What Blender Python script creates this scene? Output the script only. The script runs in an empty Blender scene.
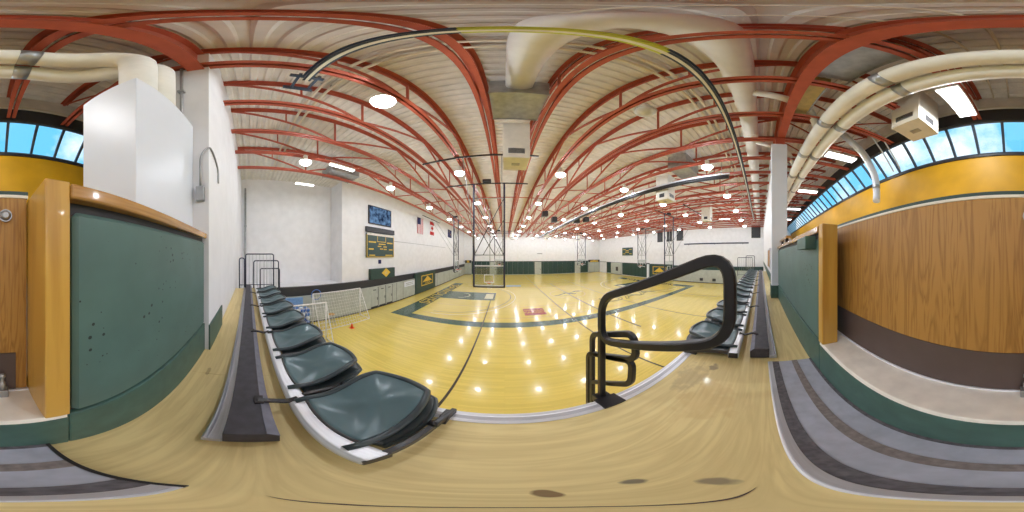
import bpy, math, random
from mathutils import Vector
random.seed(7)
PI = math.pi
H = 4.1                      # eye height above the court; coordinates below are relative to the eye
col = bpy.context.scene.collection
sc = bpy.context.scene
ORD = ['first','second','third','fourth','fifth','sixth','seventh','eighth','ninth','tenth','eleventh','twelfth','thirteenth',
       'fourteenth','fifteenth','sixteenth','seventeenth','eighteenth','nineteenth','twentieth']

# ------------------------------------------------------------------ materials
def srgb(r, g, b):
    f = lambda c: (c/255/12.92) if c/255 <= 0.04045 else ((c/255+0.055)/1.055)**2.4
    return (f(r), f(g), f(b), 1)
def mat(name, c, rough=0.5, metal=0.0, noise=0.06, scale=8.0, bump=0.0, coat=0.0, stretch=(1,1,1), spec=0.5):
    m = bpy.data.materials.new(name); m.use_nodes = True
    nt = m.node_tree; N = nt.nodes; L = nt.links
    b = N['Principled BSDF']
    b.inputs['Roughness'].default_value = rough; b.inputs['Metallic'].default_value = metal
    b.inputs['Coat Weight'].default_value = coat; b.inputs['Coat Roughness'].default_value = 0.08
    b.inputs['Specular IOR Level'].default_value = spec
    tc = N.new('ShaderNodeTexCoord'); mp = N.new('ShaderNodeMapping'); mp.inputs['Scale'].default_value = stretch
    nz = N.new('ShaderNodeTexNoise'); nz.inputs['Scale'].default_value = scale; nz.inputs['Detail'].default_value = 4
    L.new(tc.outputs['Object'], mp.inputs['Vector']); L.new(mp.outputs['Vector'], nz.inputs['Vector'])
    rp = N.new('ShaderNodeValToRGB')
    lo = [max(0, x*(1-noise*2.2)) for x in c[:3]]+[1]; hi = [min(1, x*(1+noise*2.2)) for x in c[:3]]+[1]
    rp.color_ramp.elements[0].position = 0.3; rp.color_ramp.elements[1].position = 0.7
    rp.color_ramp.elements[0].color = lo; rp.color_ramp.elements[1].color = hi
    L.new(nz.outputs['Fac'], rp.inputs['Fac']); L.new(rp.outputs['Color'], b.inputs['Base Color'])
    if bump:
        bp = N.new('ShaderNodeBump'); bp.inputs['Strength'].default_value = bump; bp.inputs['Distance'].default_value = 0.01
        L.new(nz.outputs['Fac'], bp.inputs['Height']); L.new(bp.outputs['Normal'], b.inputs['Normal'])
    return m
def emit(name, c, s):
    m = bpy.data.materials.new(name); m.use_nodes = True
    nt = m.node_tree; nt.nodes.clear()
    e = nt.nodes.new('ShaderNodeEmission'); e.inputs['Color'].default_value = c; e.inputs['Strength'].default_value = s
    o = nt.nodes.new('ShaderNodeOutputMaterial'); nt.links.new(e.outputs[0], o.inputs[0])
    return m
def glass(name, tint=(1,1,1,1), gloss=0.06):
    m = bpy.data.materials.new(name); m.use_nodes = True
    nt = m.node_tree; nt.nodes.clear(); N = nt.nodes.new
    t = N('ShaderNodeBsdfTransparent'); t.inputs['Color'].default_value = tint
    g = N('ShaderNodeBsdfGlossy'); g.inputs['Roughness'].default_value = 0.03
    x = N('ShaderNodeMixShader'); x.inputs[0].default_value = gloss
    o = N('ShaderNodeOutputMaterial')
    nt.links.new(t.outputs[0], x.inputs[1]); nt.links.new(g.outputs[0], x.inputs[2]); nt.links.new(x.outputs[0], o.inputs[0])
    return m
def wood(name, base, dark, axis='X', scale=1.0, rough=0.4, coat=0.2, rings=0.5, plank=None, bands=6.0, spots=()):
    """grain running along axis; optional boards (plank = board width, board length)"""
    m = bpy.data.materials.new(name); m.use_nodes = True
    nt = m.node_tree; N = nt.nodes.new; L = nt.links.new
    b = nt.nodes['Principled BSDF']; b.inputs['Roughness'].default_value = rough
    b.inputs['Coat Weight'].default_value = coat; b.inputs['Coat Roughness'].default_value = 0.06
    tc = N('ShaderNodeTexCoord'); mp = N('ShaderNodeMapping')
    s = {'X': (0.5, 7, 7), 'Y': (7, 0.5, 7), 'Z': (7, 7, 0.5)}[axis]
    mp.inputs['Scale'].default_value = [v*scale for v in s]
    L(tc.outputs['Object'], mp.inputs['Vector'])
    n1 = N('ShaderNodeTexNoise'); n1.inputs['Scale'].default_value = 1.2; n1.inputs['Detail'].default_value = 3; n1.inputs['Distortion'].default_value = rings
    L(mp.outputs['Vector'], n1.inputs['Vector'])
    mul = N('ShaderNodeMath'); mul.operation = 'MULTIPLY'; mul.inputs[1].default_value = bands
    L(n1.outputs['Fac'], mul.inputs[0])
    fr = N('ShaderNodeMath'); fr.operation = 'PINGPONG'; fr.inputs[1].default_value = 1.0
    L(mul.outputs[0], fr.inputs[0])
    n2 = N('ShaderNodeTexNoise'); n2.inputs['Scale'].default_value = 9; n2.inputs['Detail'].default_value = 5
    L(mp.outputs['Vector'], n2.inputs['Vector'])
    ad = N('ShaderNodeMath'); ad.operation = 'MULTIPLY_ADD'; ad.inputs[1].default_value = 0.45
    L(n2.outputs['Fac'], ad.inputs[0])
    h = N('ShaderNodeMath'); h.operation = 'MULTIPLY'; h.inputs[1].default_value = 0.6; L(fr.outputs[0], h.inputs[0])
    L(h.outputs[0], ad.inputs[2])
    rp = N('ShaderNodeValToRGB'); rp.color_ramp.elements[0].color = dark; rp.color_ramp.elements[1].color = base
    rp.color_ramp.elements[0].position = 0.12; rp.color_ramp.elements[1].position = 0.6
    L(ad.outputs[0], rp.inputs['Fac'])
    out = rp.outputs['Color']
    if plank:
        br = N('ShaderNodeTexBrick'); br.inputs['Scale'].default_value = 1.0
        br.inputs['Brick Width'].default_value = plank[1]; br.inputs['Row Height'].default_value = plank[0]
        br.inputs['Mortar Size'].default_value = 0.0012; br.inputs['Color1'].default_value = (1.06,1.05,1.03,1); br.inputs['Color2'].default_value = (0.93,0.92,0.88,1)
        br.inputs['Mortar'].default_value = (0.75,0.7,0.6,1)
        L(tc.outputs['Object'], br.inputs['Vector'])
        mx = N('ShaderNodeMix'); mx.data_type = 'RGBA'; mx.blend_type = 'MULTIPLY'; mx.inputs[0].default_value = 1
        L(out, mx.inputs[6]); L(br.outputs['Color'], mx.inputs[7]); out = mx.outputs[2]
    if spots:      # scuffs and stains with shapes of their own: (x, y, rx, ry, colour, strength)
        sep = N('ShaderNodeSeparateXYZ'); L(tc.outputs['Object'], sep.inputs[0])
        wob = N('ShaderNodeTexNoise'); wob.inputs['Scale'].default_value = 14; L(tc.outputs['Object'], wob.inputs['Vector'])
        for (sx, sy, rx, ry, c, st) in spots:
            def ax(o, c0, r):
                a = N('ShaderNodeMath'); a.operation = 'SUBTRACT'; L(sep.outputs[o], a.inputs[0]); a.inputs[1].default_value = c0
                d = N('ShaderNodeMath'); d.operation = 'DIVIDE'; L(a.outputs[0], d.inputs[0]); d.inputs[1].default_value = r
                p = N('ShaderNodeMath'); p.operation = 'POWER'; L(d.outputs[0], p.inputs[0]); p.inputs[1].default_value = 2
                return p
            p1 = ax(0, sx, rx); p2 = ax(1, sy, ry)
            q = N('ShaderNodeMath'); q.operation = 'ADD'; L(p1.outputs[0], q.inputs[0]); L(p2.outputs[0], q.inputs[1])
            w = N('ShaderNodeMath'); w.operation = 'MULTIPLY_ADD'; L(wob.outputs['Fac'], w.inputs[0]); w.inputs[1].default_value = 2.4; L(q.outputs[0], w.inputs[2])
            mr = N('ShaderNodeMapRange'); mr.inputs['From Min'].default_value = 2.0; mr.inputs['From Max'].default_value = 1.5
            mr.inputs['To Min'].default_value = 0; mr.inputs['To Max'].default_value = st; L(w.outputs[0], mr.inputs['Value'])
            mx = N('ShaderNodeMix'); mx.data_type = 'RGBA'; L(mr.outputs[0], mx.inputs[0]); L(out, mx.inputs[6]); mx.inputs[7].default_value = c
            out = mx.outputs[2]
    L(out, b.inputs['Base Color'])
    return m

M = {}
M['white'] = mat('white_paint', srgb(232,232,234), 0.6, noise=0.02, scale=2)
M['panelwhite'] = mat('white_enamel', srgb(224,230,238), 0.4, noise=0.01, scale=2)
M['cream'] = mat('cream_steel', srgb(226,221,207), 0.5, noise=0.03, scale=4)
M['beige'] = mat('beige_deck_paint', srgb(232,228,222), 0.7, noise=0.04, scale=3)
M['duct'] = mat('duct_canvas', srgb(234,232,224), 0.6, noise=0.03, scale=3)
M['red'] = mat('red_oxide_steel', srgb(178,84,62), 0.55, noise=0.05, scale=5)
M['green'] = mat('green_enamel', srgb(70,98,92), 0.4, noise=0.05, scale=5, bump=0.05)
M['greendark'] = mat('green_vinyl', srgb(38,66,60), 0.45, noise=0.04, scale=5)
M['curbgreen'] = mat('green_curb_paint', srgb(64,95,86), 0.45, noise=0.08, scale=9)
M['black'] = mat('black_steel', srgb(38,36,38), 0.38, noise=0.05, scale=12)
M['blackbox'] = mat('black_vinyl', srgb(62,60,68), 0.55, noise=0.12, scale=16, bump=0.15)
M['navygrey'] = mat('worn_grey_vinyl', srgb(112,112,124), 0.5, noise=0.08, scale=14)
M['dark'] = mat('dark_trim', srgb(45,45,48), 0.5, noise=0.05)
M['navy'] = mat('navy_steel', srgb(62,74,92), 0.4, noise=0.05)
M['limetape'] = mat('lime_yellow_steel', srgb(200,205,80), 0.45, noise=0.05)
M['alu'] = mat('brushed_aluminium', srgb(196,198,206), 0.38, metal=0.55, noise=0.05, scale=30, stretch=(0.1,3,3))
M['alulight'] = mat('bright_aluminium', srgb(232,234,240), 0.35, metal=0.25, noise=0.03, scale=30, stretch=(0.1,3,3))
M['steel'] = mat('galvanised_steel', srgb(170,172,172), 0.4, metal=0.7, noise=0.08, scale=6)
M['chair'] = mat('chair_shell_plastic', srgb(82,107,113), 0.28, noise=0.04, scale=6)
M['chairrim'] = mat('chair_rim_plastic', srgb(58,68,72), 0.3, noise=0.04, scale=6)
M['chairarm'] = mat('chair_arm_casting', srgb(58,58,60), 0.35, noise=0.05)
M['mat_grey'] = mat('grey_rubber', srgb(172,176,190), 0.7, noise=0.05, scale=14)
M['mat_dark'] = mat('dark_grip_tape', srgb(98,95,100), 0.8, noise=0.14, scale=40)
M['mat_brown'] = mat('worn_grip_tape', srgb(132,124,122), 0.8, noise=0.1, scale=40)
M['stone'] = mat('pale_sill_stone', srgb(238,234,224), 0.6, noise=0.04, scale=9)
M['kick'] = mat('brown_kick_plate', srgb(84,70,66), 0.45, noise=0.03)
M['yellow'] = mat('yellow_wall_paint', srgb(216,162,18), 0.5, noise=0.04, scale=1.5)
M['gold'] = mat('gold_paint', srgb(222,184,60), 0.5, noise=0.04)
M['court_green'] = mat('court_green_paint', srgb(62,92,80), 0.25, noise=0.06, coat=0.4)
M['court_line'] = mat('court_dark_line', srgb(58,52,40), 0.3, noise=0.05)
M['court_red'] = mat('court_red_paint', srgb(168,60,40), 0.3, noise=0.06, coat=0.3)
M['court_white'] = mat('court_white_paint', srgb(226,220,190), 0.3, noise=0.04)
M['locker'] = mat('grey_panel_laminate', srgb(176,182,174), 0.5, noise=0.04, scale=3)
M['navyflag'] = mat('navy_cloth', srgb(40,44,92), 0.8, noise=0.05)
M['redcloth'] = mat('red_cloth', srgb(188,40,40), 0.8, noise=0.05)
M['orange'] = mat('orange_plastic', srgb(238,90,40), 0.5)
M['blueplastic'] = mat('blue_plastic', srgb(70,120,200), 0.4, noise=0.15, scale=9)
M['pale_blue'] = mat('pale_blue_mat', srgb(120,160,205), 0.5)
M['screenblue'] = emit('screen_picture', srgb(72,108,150), 0.8)
M['pipe'] = mat('pipe_paint', srgb(226,214,190), 0.5, noise=0.03)
M['fibre'] = mat('yellow_duct_board', srgb(214,188,120), 0.7, noise=0.06)
M['net'] = mat('white_cord', srgb(232,232,232), 0.7)
M['lamp'] = emit('lamp_lens_glow', (1.0, 0.97, 0.95, 1), 14.0)
M['lampoff'] = mat('unlit_acrylic', srgb(205,200,190), 0.3)
M['tube'] = emit('fluorescent_glow', (0.97, 0.97, 1, 1), 6.0)
M['glass'] = glass('window_glass', (0.97,0.99,1,1))
M['boardglass'] = glass('backboard_glass', (0.9,0.93,0.93,1), 0.10)
M['oak_v'] = wood('oak_panel', srgb(172,126,58), srgb(140,96,38), 'Z', 1.7, 0.5, 0.0, 1.6, bands=9)
M['oak_post'] = wood('oak_post', srgb(204,158,70), srgb(172,122,44), 'Z', 0.9, 0.35, 0.2, 0.3, bands=3)
M['oak_cap'] = wood('oak_cap', srgb(204,156,82), srgb(160,112,54), 'X', 1.3, 0.25, 0.5, 0.3, bands=4)
M['ply'] = wood('plywood_deck', srgb(232,212,152), srgb(214,192,134), 'X', 0.8, 0.5, 0.08, 3.0, bands=3.6, spots=[
    (0.153,-0.148,0.03,0.02,srgb(90,84,78),0.8), (0.21,-0.24,0.035,0.045,srgb(122,110,92),0.8), (0.032,-0.172,0.014,0.03,srgb(96,62,34),0.8),
    (1.16,0.22,0.28,0.14,srgb(160,140,108),0.4), (1.36,0.10,0.08,0.05,srgb(104,90,76),0.7), (-1.3,-0.63,0.08,0.02,srgb(120,96,66),0.5),
    (0.9,0.0,0.3,0.2,srgb(206,172,112),0.35)])
M['maple'] = wood('maple_court', srgb(234,212,112), srgb(220,194,94), 'X', 0.55, 0.2, 0.4, 0.2, plank=(0.06, 1.8), bands=2)

# ------------------------------------------------------------------ mesh helpers
class MB:
    def __init__(s): s.v = []; s.f = []; s.smooth = []
    def box(s, x0, x1, y0, y1, z0, z1):
        b = len(s.v)
        s.v += [(x0,y0,z0),(x1,y0,z0),(x1,y1,z0),(x0,y1,z0),(x0,y0,z1),(x1,y0,z1),(x1,y1,z1),(x0,y1,z1)]
        for f in ((0,3,2,1),(4,5,6,7),(0,1,5,4),(1,2,6,5),(2,3,7,6),(3,0,4,7)):
            s.f.append(tuple(b+i for i in f)); s.smooth.append(False)
        return s
    def prism(s, pts, axis, a0, a1):
        """2-D outline pts extruded along axis ('X': pts are (y,z); 'Y': (x,z); 'Z': (x,y))"""
        mk = {'X': lambda p,a: (a,p[0],p[1]), 'Y': lambda p,a: (p[0],a,p[1]), 'Z': lambda p,a: (p[0],p[1],a)}[axis]
        b = len(s.v); n = len(pts)
        s.v += [mk(p,a0) for p in pts]+[mk(p,a1) for p in pts]
        for i in range(n):
            j = (i+1) % n; s.f.append((b+i,b+j,b+n+j,b+n+i)); s.smooth.append(False)
        s.f.append(tuple(b+i for i in reversed(range(n)))); s.f.append(tuple(b+n+i for i in range(n))); s.smooth += [False,False]
        return s
    def tube(s, path, r, n=10, closed=False, flat=None, caps=True):
        """round tube along a polyline; flat=(half width, half height) gives a rectangular bar"""
        P = [Vector(p) for p in path]; m = len(P); b = len(s.v); up = None
        for i in range(m):
            if closed: t = P[(i+1)%m]-P[i-1]
            else: t = P[min(i+1,m-1)]-P[max(i-1,0)]
            t.normalize()
            if up is None:
                up = Vector((0,0,1)) if abs(t.z) < 0.9 else Vector((0,1,0))
                if flat and abs(t.x) < 0.1: up = Vector((1,0,0))
            e1 = (up - t*up.dot(t)).normalized(); e2 = t.cross(e1); up = e1
            rr = r[i] if isinstance(r, (list,tuple)) else r
            if flat:
                w, h = flat; c = 0.3*min(w,h)
                ring = [(w,h-c),(w-c,h),(-w+c,h),(-w,h-c),(-w,-h+c),(-w+c,-h),(w-c,-h),(w,-h+c)]; n = 8
                s.v += [tuple(P[i]+e1*a+e2*d) for a,d in ring]
            else:
                s.v += [tuple(P[i]+e1*(rr*math.cos(2*PI*k/n))+e2*(rr*math.sin(2*PI*k/n))) for k in range(n)]
        for i in range(m if closed else m-1):
            j = (i+1) % m
            for k in range(n):
                l = (k+1) % n
                s.f.append((b+i*n+k, b+i*n+l, b+j*n+l, b+j*n+k)); s.smooth.append(not flat)
        if not closed and caps:
            s.f.append(tuple(b+k for k in reversed(range(n)))); s.f.append(tuple(b+(m-1)*n+k for k in range(n))); s.smooth += [False,False]
        return s
    def lathe(s, prof, c=(0,0,0), n=20):
        b = len(s.v); m = len(prof)
        for (r,z) in prof:
            s.v += [(c[0]+r*math.cos(2*PI*k/n), c[1]+r*math.sin(2*PI*k/n), c[2]+z) for k in range(n)]
        for i in range(m-1):
            for k in range(n):
                l = (k+1)%n; s.f.append((b+i*n+k,b+i*n+l,b+(i+1)*n+l,b+(i+1)*n+k)); s.smooth.append(True)
        s.f.append(tuple(b+k for k in reversed(range(n)))); s.f.append(tuple(b+(m-1)*n+k for k in range(n))); s.smooth += [False,False]
        return s
    def grid(s, fn, nu, nv, thick=0.0):
        """surface fn(u,v), u,v in -1..1, given a thickness downwards"""
        b = len(s.v); A = [[Vector(fn(-1+2*i/nu, -1+2*j/nv)) for j in range(nv+1)] for i in range(nu+1)]
        for dz in ((0,) if not thick else (0,-thick)):
            for i in range(nu+1):
                for j in range(nv+1):
                    s.v.append((A[i][j].x, A[i][j].y, A[i][j].z+dz))
        K = (nu+1)*(nv+1); idx = lambda i,j: b+i*(nv+1)+j
        for i in range(nu):
            for j in range(nv):
                s.f.append((idx(i,j),idx(i+1,j),idx(i+1,j+1),idx(i,j+1))); s.smooth.append(True)
                if thick: s.f.append((K+idx(i,j),K+idx(i,j+1),K+idx(i+1,j+1),K+idx(i+1,j))); s.smooth.append(True)
        if thick:
            for i in range(nu):
                for j,fl in ((0,0),(nv,1)):
                    q = (idx(i,j),idx(i+1,j),K+idx(i+1,j),K+idx(i,j)); s.f.append(q if fl else q[::-1]); s.smooth.append(False)
            for j in range(nv):
                for i,fl in ((0,1),(nu,0)):
                    q = (idx(i,j),idx(i,j+1),K+idx(i,j+1),K+idx(i,j)); s.f.append(q if fl else q[::-1]); s.smooth.append(False)
        return s
    def build(s, name, m, parent=None, bevel=0.0, local=False, seg=2):
        off = Vector((0,0,0 if local else H))
        if parent is not None and not local:
            p = parent
            while p is not None: off -= p.location; p = p.parent
        me = bpy.data.meshes.new(name)
        me.from_pydata([(v[0]+off.x, v[1]+off.y, v[2]+off.z) for v in s.v], [], s.f); me.update()
        for p, sm in zip(me.polygons, s.smooth): p.use_smooth = sm
        me.materials.append(M[m] if isinstance(m, str) else m)
        o = bpy.data.objects.new(name, me); col.objects.link(o)
        if parent is not None: o.parent = parent
        if bevel:
            md = o.modifiers.new('edge', 'BEVEL'); md.width = bevel; md.segments = seg; md.limit_method = 'ANGLE'; md.angle_limit = 0.7
        return o
def B(x0,x1,y0,y1,z0,z1): return MB().box(x0,x1,y0,y1,z0,z1)
def tag(o, label, cat, group=None):
    o['label'] = label; o['category'] = cat
    if group: o['group'] = group
    return o
def thing(name, loc, label=None, cat=None, group=None, local=False):
    o = bpy.data.objects.new(name, None); o.empty_display_size = 0.1; col.objects.link(o)
    o.location = (loc[0], loc[1], loc[2] + (0 if local else H))
    if label: tag(o, label, cat, group)
    return o
def struct(o): o['kind'] = 'structure'; return o
def dup(root, loc=None, rotz=None, label=None, group=None):
    r = root.copy(); col.objects.link(r)
    if loc is not None: r.location = (loc[0], loc[1], loc[2]+H)
    if rotz is not None: r.rotation_euler = (0,0,rotz)
    if label: r['label'] = label
    if group: r['group'] = group
    for ch in list(root.children):
        c = ch.copy(); col.objects.link(c); c.parent = r
        for g in ch.children:
            d = g.copy(); col.objects.link(d); d.parent = c
    return r
def arc(c, r, a0, a1, n, plane='YZ', x=0):
    out = []
    for i in range(n+1):
        a = a0+(a1-a0)*i/n; p, q = c[0]+r*math.cos(a), c[1]+r*math.sin(a)
        out.append({'YZ': (x,p,q), 'XZ': (p,x,q), 'XY': (p,q,x)}[plane])
    return out
def fillet(pts, r, n=5):
    """round the inner corners of a 3-D polyline"""
    P = [Vector(p) for p in pts]; out = [P[0]]
    for i in range(1, len(P)-1):
        a = (P[i-1]-P[i]); b = (P[i+1]-P[i]); d = min(r, a.length*0.49, b.length*0.49)
        p0 = P[i]+a.normalized()*d; p1 = P[i]+b.normalized()*d
        for k in range(n+1):
            t = k/n; out.append(p0*(1-t)**2 + P[i]*2*t*(1-t) + p1*t*t)
    out.append(P[-1]); return out
def fillet_loop(pts, r, n=5):
    m = len(pts); P = [Vector(p) for p in pts]; out = []
    for i in range(m):
        a = P[i-1]-P[i]; b = P[(i+1)%m]-P[i]; d = min(r, a.length*0.49, b.length*0.49)
        p0 = P[i]+a.normalized()*d; p1 = P[i]+b.normalized()*d
        for k in range(n+1):
            t = k/n; out.append(p0*(1-t)**2 + P[i]*2*t*(1-t) + p1*t*t)
    return out
def text(name, s, size, loc, rot, m, parent, extrude=0.002, outline=0.0, sx=1.0):
    cu = bpy.data.curves.new(name, 'FONT'); cu.body = s; cu.size = size; cu.align_x = 'CENTER'; cu.align_y = 'CENTER'
    if outline: cu.fill_mode = 'NONE'; cu.bevel_depth = outline
    else: cu.extrude = extrude
    o = bpy.data.objects.new(name, cu); col.objects.link(o); cu.materials.append(M[m])
    off = Vector((loc[0], loc[1], loc[2]+H))
    if parent is not None:
        p = parent
        while p is not None: off -= p.location; p = p.parent
        o.parent = parent
    o.location = off; o.rotation_euler = rot; o.scale = (sx,1,1)
    bpy.context.view_layer.update()
    me = bpy.data.meshes.new_from_object(o.evaluated_get(bpy.context.evaluated_depsgraph_get()))
    q = bpy.data.objects.new(name, me); col.objects.link(q); q.parent = parent; q.location = off; q.rotation_euler = rot; q.scale = (sx,1,1)
    bpy.data.objects.remove(o); return q

FL = -H            # court level
DK = -1.15         # plywood platform level
DECK = 5.35        # roof deck
XL, XLA, YA, XR, YF = -9.1, -10.6, 5.88, 23.4, 35.6
YG = -0.47         # face of the guard wall
YB = -4.4          # foot of the sloped glazing
# ------------------------------------------------------------------ shell
floor = struct(B(-11, 24, 0.3, 36, FL-0.2, FL).build('floor', 'maple'))
w = struct(B(-9.4, XL, YA+0.25, YF+0.3, FL, DECK+0.2).build('wall_left', 'white'))
struct(B(XLA-0.3, XLA, -0.9, YA+0.3, FL, DECK+0.2).build('wall_left_alcove', 'white'))
struct(B(XLA, XL, YA, YA+0.25, FL, DECK+0.2).build('wall_left_return', 'white'))
struct(B(-9.4, XR+0.3, YF, YF+0.3, FL, DECK+0.2).build('wall_far', 'white'))
struct(B(XR, XR+0.3, -5.2, YF, FL, DECK+0.2).build('wall_right', 'white'))
# near wall on the scoreboard side with its end pilaster, and the one past the column
wl = struct(MB().box(XLA, -2.55, -0.75, -0.455, FL, DECK+0.1).box(-2.55, -1.73, -1.0, -0.43, FL, DECK+0.1).build('wall_near_left', 'white'))
struct(B(-2.55, -1.72, -0.43, -0.412, DK, -0.80).build('trim_1', 'curbgreen', bevel=0.004))
wr = struct(MB().box(7.0, XR, -0.75, -0.45, FL, DECK).build('wall_near_right', 'white'))
struct(B(7.0, XR, -0.45, -0.43, DK, -0.78).build('trim_2', 'curbgreen'))
# tan notice panels on that wall
t = thing('notice_panel', (8.2,-0.44,-0.55), 'tan wood panel on the white wall beyond the column', 'panel')
B(7.3, 9.4, -0.452, -0.42, -0.55, 0.3).build('board', 'oak_v', t); MB().box(7.25,7.3,-0.452,-0.41,-0.6,0.35).box(9.4,9.45,-0.452,-0.41,-0.6,0.35).box(7.25,9.45,-0.452,-0.41,0.3,0.36).build('frame', 'alu', t)
# roof deck: ribbed sheet, ribs along x
rb = MB(); y = YB+0.6; prof = []
while y < YF+0.3:
    prof += [(y, DECK), (y+0.09, DECK), (y+0.12, DECK+0.05), (y+0.21, DECK+0.05)]; y += 0.24
prof += [(y, DECK), (y, DECK+0.15), (YB+0.6, DECK+0.15)]
rb.prism(prof, 'X', XLA-0.3, XR+0.3)
struct(rb.build('ceiling', 'beige'))
# perimeter beam under the roof along the wall line
pb = MB().box(-1.73, XR, -0.60, -0.56, 4.0, 5.25).box(-1.73, XR, -0.68, -0.48, 3.97, 4.03).box(-1.73, XR, -0.68, -0.48, 5.2, 5.3)
tag(pb.build('roof_beam', 'red'), 'long red oxide steel girder running above the guard wall line', 'beam')
# column under it
t = thing('steel_column', (4.55,-0.5,DK), 'white boxed column beside the end of the green guard wall', 'column')
B(4.35, 4.75, -0.72, -0.30, DK, 3.6).build('casing', 'panelwhite', t, bevel=0.01); B(4.42, 4.68, -0.66, -0.42, 3.6, 3.97).build('bracket', 'red', t)
B(4.33, 4.77, -0.74, -0.28, DK, -0.8).build('base_trim', 'curbgreen', t, bevel=0.006)
# concourse behind the guard wall
struct(B(-11, XR, YB-0.3, -0.72, -0.95, -0.76).build('floor_concourse', 'stone'))
struct(B(-11, XR, YB-0.25, YB, -0.76, 3.16).build('wall_back', 'yellow'))
struct(B(-11, XR, YB+0.03+0.62, YB+0.75, 4.55, DECK+0.05).build('wall_back_upper', 'beige'))
struct(MB().box(-11, XR, YB+0.70, YB+0.80, 4.0, 4.58).build('trim_3', 'dark', bevel=0.01))
struct(MB().box(-11, XR, YB+0.75, YB+0.83, 4.60, 4.72).build('trim_4', 'cream', bevel=0.01))
struct(B(-11, XR, YB-0.1, YB+0.04, 3.12, 3.22).build('trim_5', 'dark', bevel=0.01))
struct(B(-11.2, -11, YB-0.3, -0.7, -0.76, DECK).build('wall_concourse_end', 'white'))
# sloped glazing: one window per bay
y0, z0, y1, z1 = YB, 3.21, YB+0.73, 4.02
nrm = Vector((0, z1-z0, -(y1-y0))).normalized()*0.03
def slope_box(xa, xb, ta, tb, d):
    pa = (y0+(y1-y0)*ta, z0+(z1-z0)*ta); pb = (y0+(y1-y0)*tb, z0+(z1-z0)*tb)
    return [(pa[0]-nrm.y*d, pa[1]-nrm.z*d), (pb[0]-nrm.y*d, pb[1]-nrm.z*d), (pb[0]+nrm.y*d, pb[1]+nrm.z*d), (pa[0]+nrm.y*d, pa[1]+nrm.z*d)]
dx = 0.69; xs = -0.36-0.69*8; k = 0
while xs < XR-0.5:
    f = MB(); a, b_ = xs, xs+dx
    f.prism(slope_box(0,0,0,1,1.2),'X',a,a+0.035); f.prism(slope_box(0,0,0,1,1.2),'X',b_-0.035,b_)
    f.prism(slope_box(0,0,0,0.05,1.2),'X',a+0.035,b_-0.035); f.prism(slope_box(0,0,0.95,1,1.2),'X',a+0.035,b_-0.035)
    k += 1; fr = struct(f.build('window_%d' % k, 'navy'))
    g = MB().prism(slope_box(0,0,0.05,0.95,0.15),'X',a+0.035,b_-0.035).build('pane', 'glass', fr)
    xs += dx
# wall closing the glazing's left end
struct(B(-11, -0.36-0.69*8, YB-0.1, YB+0.75, 3.16, 4.6).build('wall_back_left', 'dark'))

# ------------------------------------------------------------------ guard wall (two lengths) and gate
def guard(xa, xb, jamb, label, flip):
    t = thing('guard_wall', ((xa+xb)/2, YG-0.1, DK), label, 'guard wall')
    B(xa, xb, YG-0.135, YG, DK, -0.775).build('base', 'curbgreen', t, bevel=0.01)
    B(xa, xb, YG-0.13, YG-0.03, -0.775, 0.19).build('backing', 'dark', t)
    px0, px1 = (xa+0.03, xb-0.018) if flip else (xa+0.018, xb-0.03)
    B(px0, px1, YG-0.05, YG+0.0, -0.76, 0.152).build('panel', M['green_pit'], t, bevel=0.018, seg=1)
    B(xa, xb, YG-0.135, YG+0.02, 0.19, 0.245).build('cap', 'oak_cap', t, bevel=0.008)
    j0, j1 = jamb
    po = B(j0, j1, YG-(0.30 if flip else 0.125), YG+0.008, -0.76, 0.255).build('post', 'oak_post', t, bevel=0.006)
    return t
# pitted green panel
mg = mat('green_pitted_panel', srgb(84,112,106), 0.42, noise=0.05, scale=4)
nt = mg.node_tree; vo = nt.nodes.new('ShaderNodeTexVoronoi'); vo.inputs['Scale'].default_value = 22
nt.links.new(nt.nodes['Texture Coordinate'].outputs['Object'], vo.inputs['Vector'])
no = nt.nodes.new('ShaderNodeTexNoise'); no.inputs['Scale'].default_value = 3; nt.links.new(nt.nodes['Texture Coordinate'].outputs['Object'], no.inputs['Vector'])
mth = nt.nodes.new('ShaderNodeMapRange'); mth.inputs['From Min'].default_value = 0.38; mth.inputs['From Max'].default_value = 0.7; mth.inputs['To Min'].default_value = 0.0; mth.inputs['To Max'].default_value = 0.24
nt.links.new(no.outputs['Fac'], mth.inputs['Value'])
cmp_ = nt.nodes.new('ShaderNodeMath'); cmp_.operation = 'LESS_THAN'; nt.links.new(vo.outputs['Distance'], cmp_.inputs[0]); nt.links.new(mth.outputs[0], cmp_.inputs[1])
bs = nt.nodes['Principled BSDF']; src = bs.inputs['Base Color'].links[0].from_socket
mx = nt.nodes.new('ShaderNodeMix'); mx.data_type = 'RGBA'; nt.links.new(cmp_.outputs[0], mx.inputs[0]); nt.links.new(src, mx.inputs[6]); mx.inputs[7].default_value = srgb(34,44,42)
nt.links.new(mx.outputs[2], bs.inputs['Base Color'])
bpn = nt.nodes.new('ShaderNodeBump'); bpn.invert = True; bpn.inputs['Strength'].default_value = 0.6; bpn.inputs['Distance'].default_value = 0.004
nt.links.new(cmp_.outputs[0], bpn.inputs['Height']); nt.links.new(bpn.outputs['Normal'], bs.inputs['Normal'])
M['green_pit'] = mg
GX0, GX1 = -0.155, 1.16
guard(-1.72, GX0-0.085, (GX0-0.085, GX0), 'green panelled guard wall with oak cap below the white duct box', True)
g2 = guard(GX1+0.085, 4.34, (GX1, GX1+0.085), 'green panelled guard wall with oak cap ending at the white column', False)
B(1.32, 1.62, YG, YG+0.10, 0.06, 0.17).build('junction_box', 'curbgreen', g2, bevel=0.006)
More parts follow.
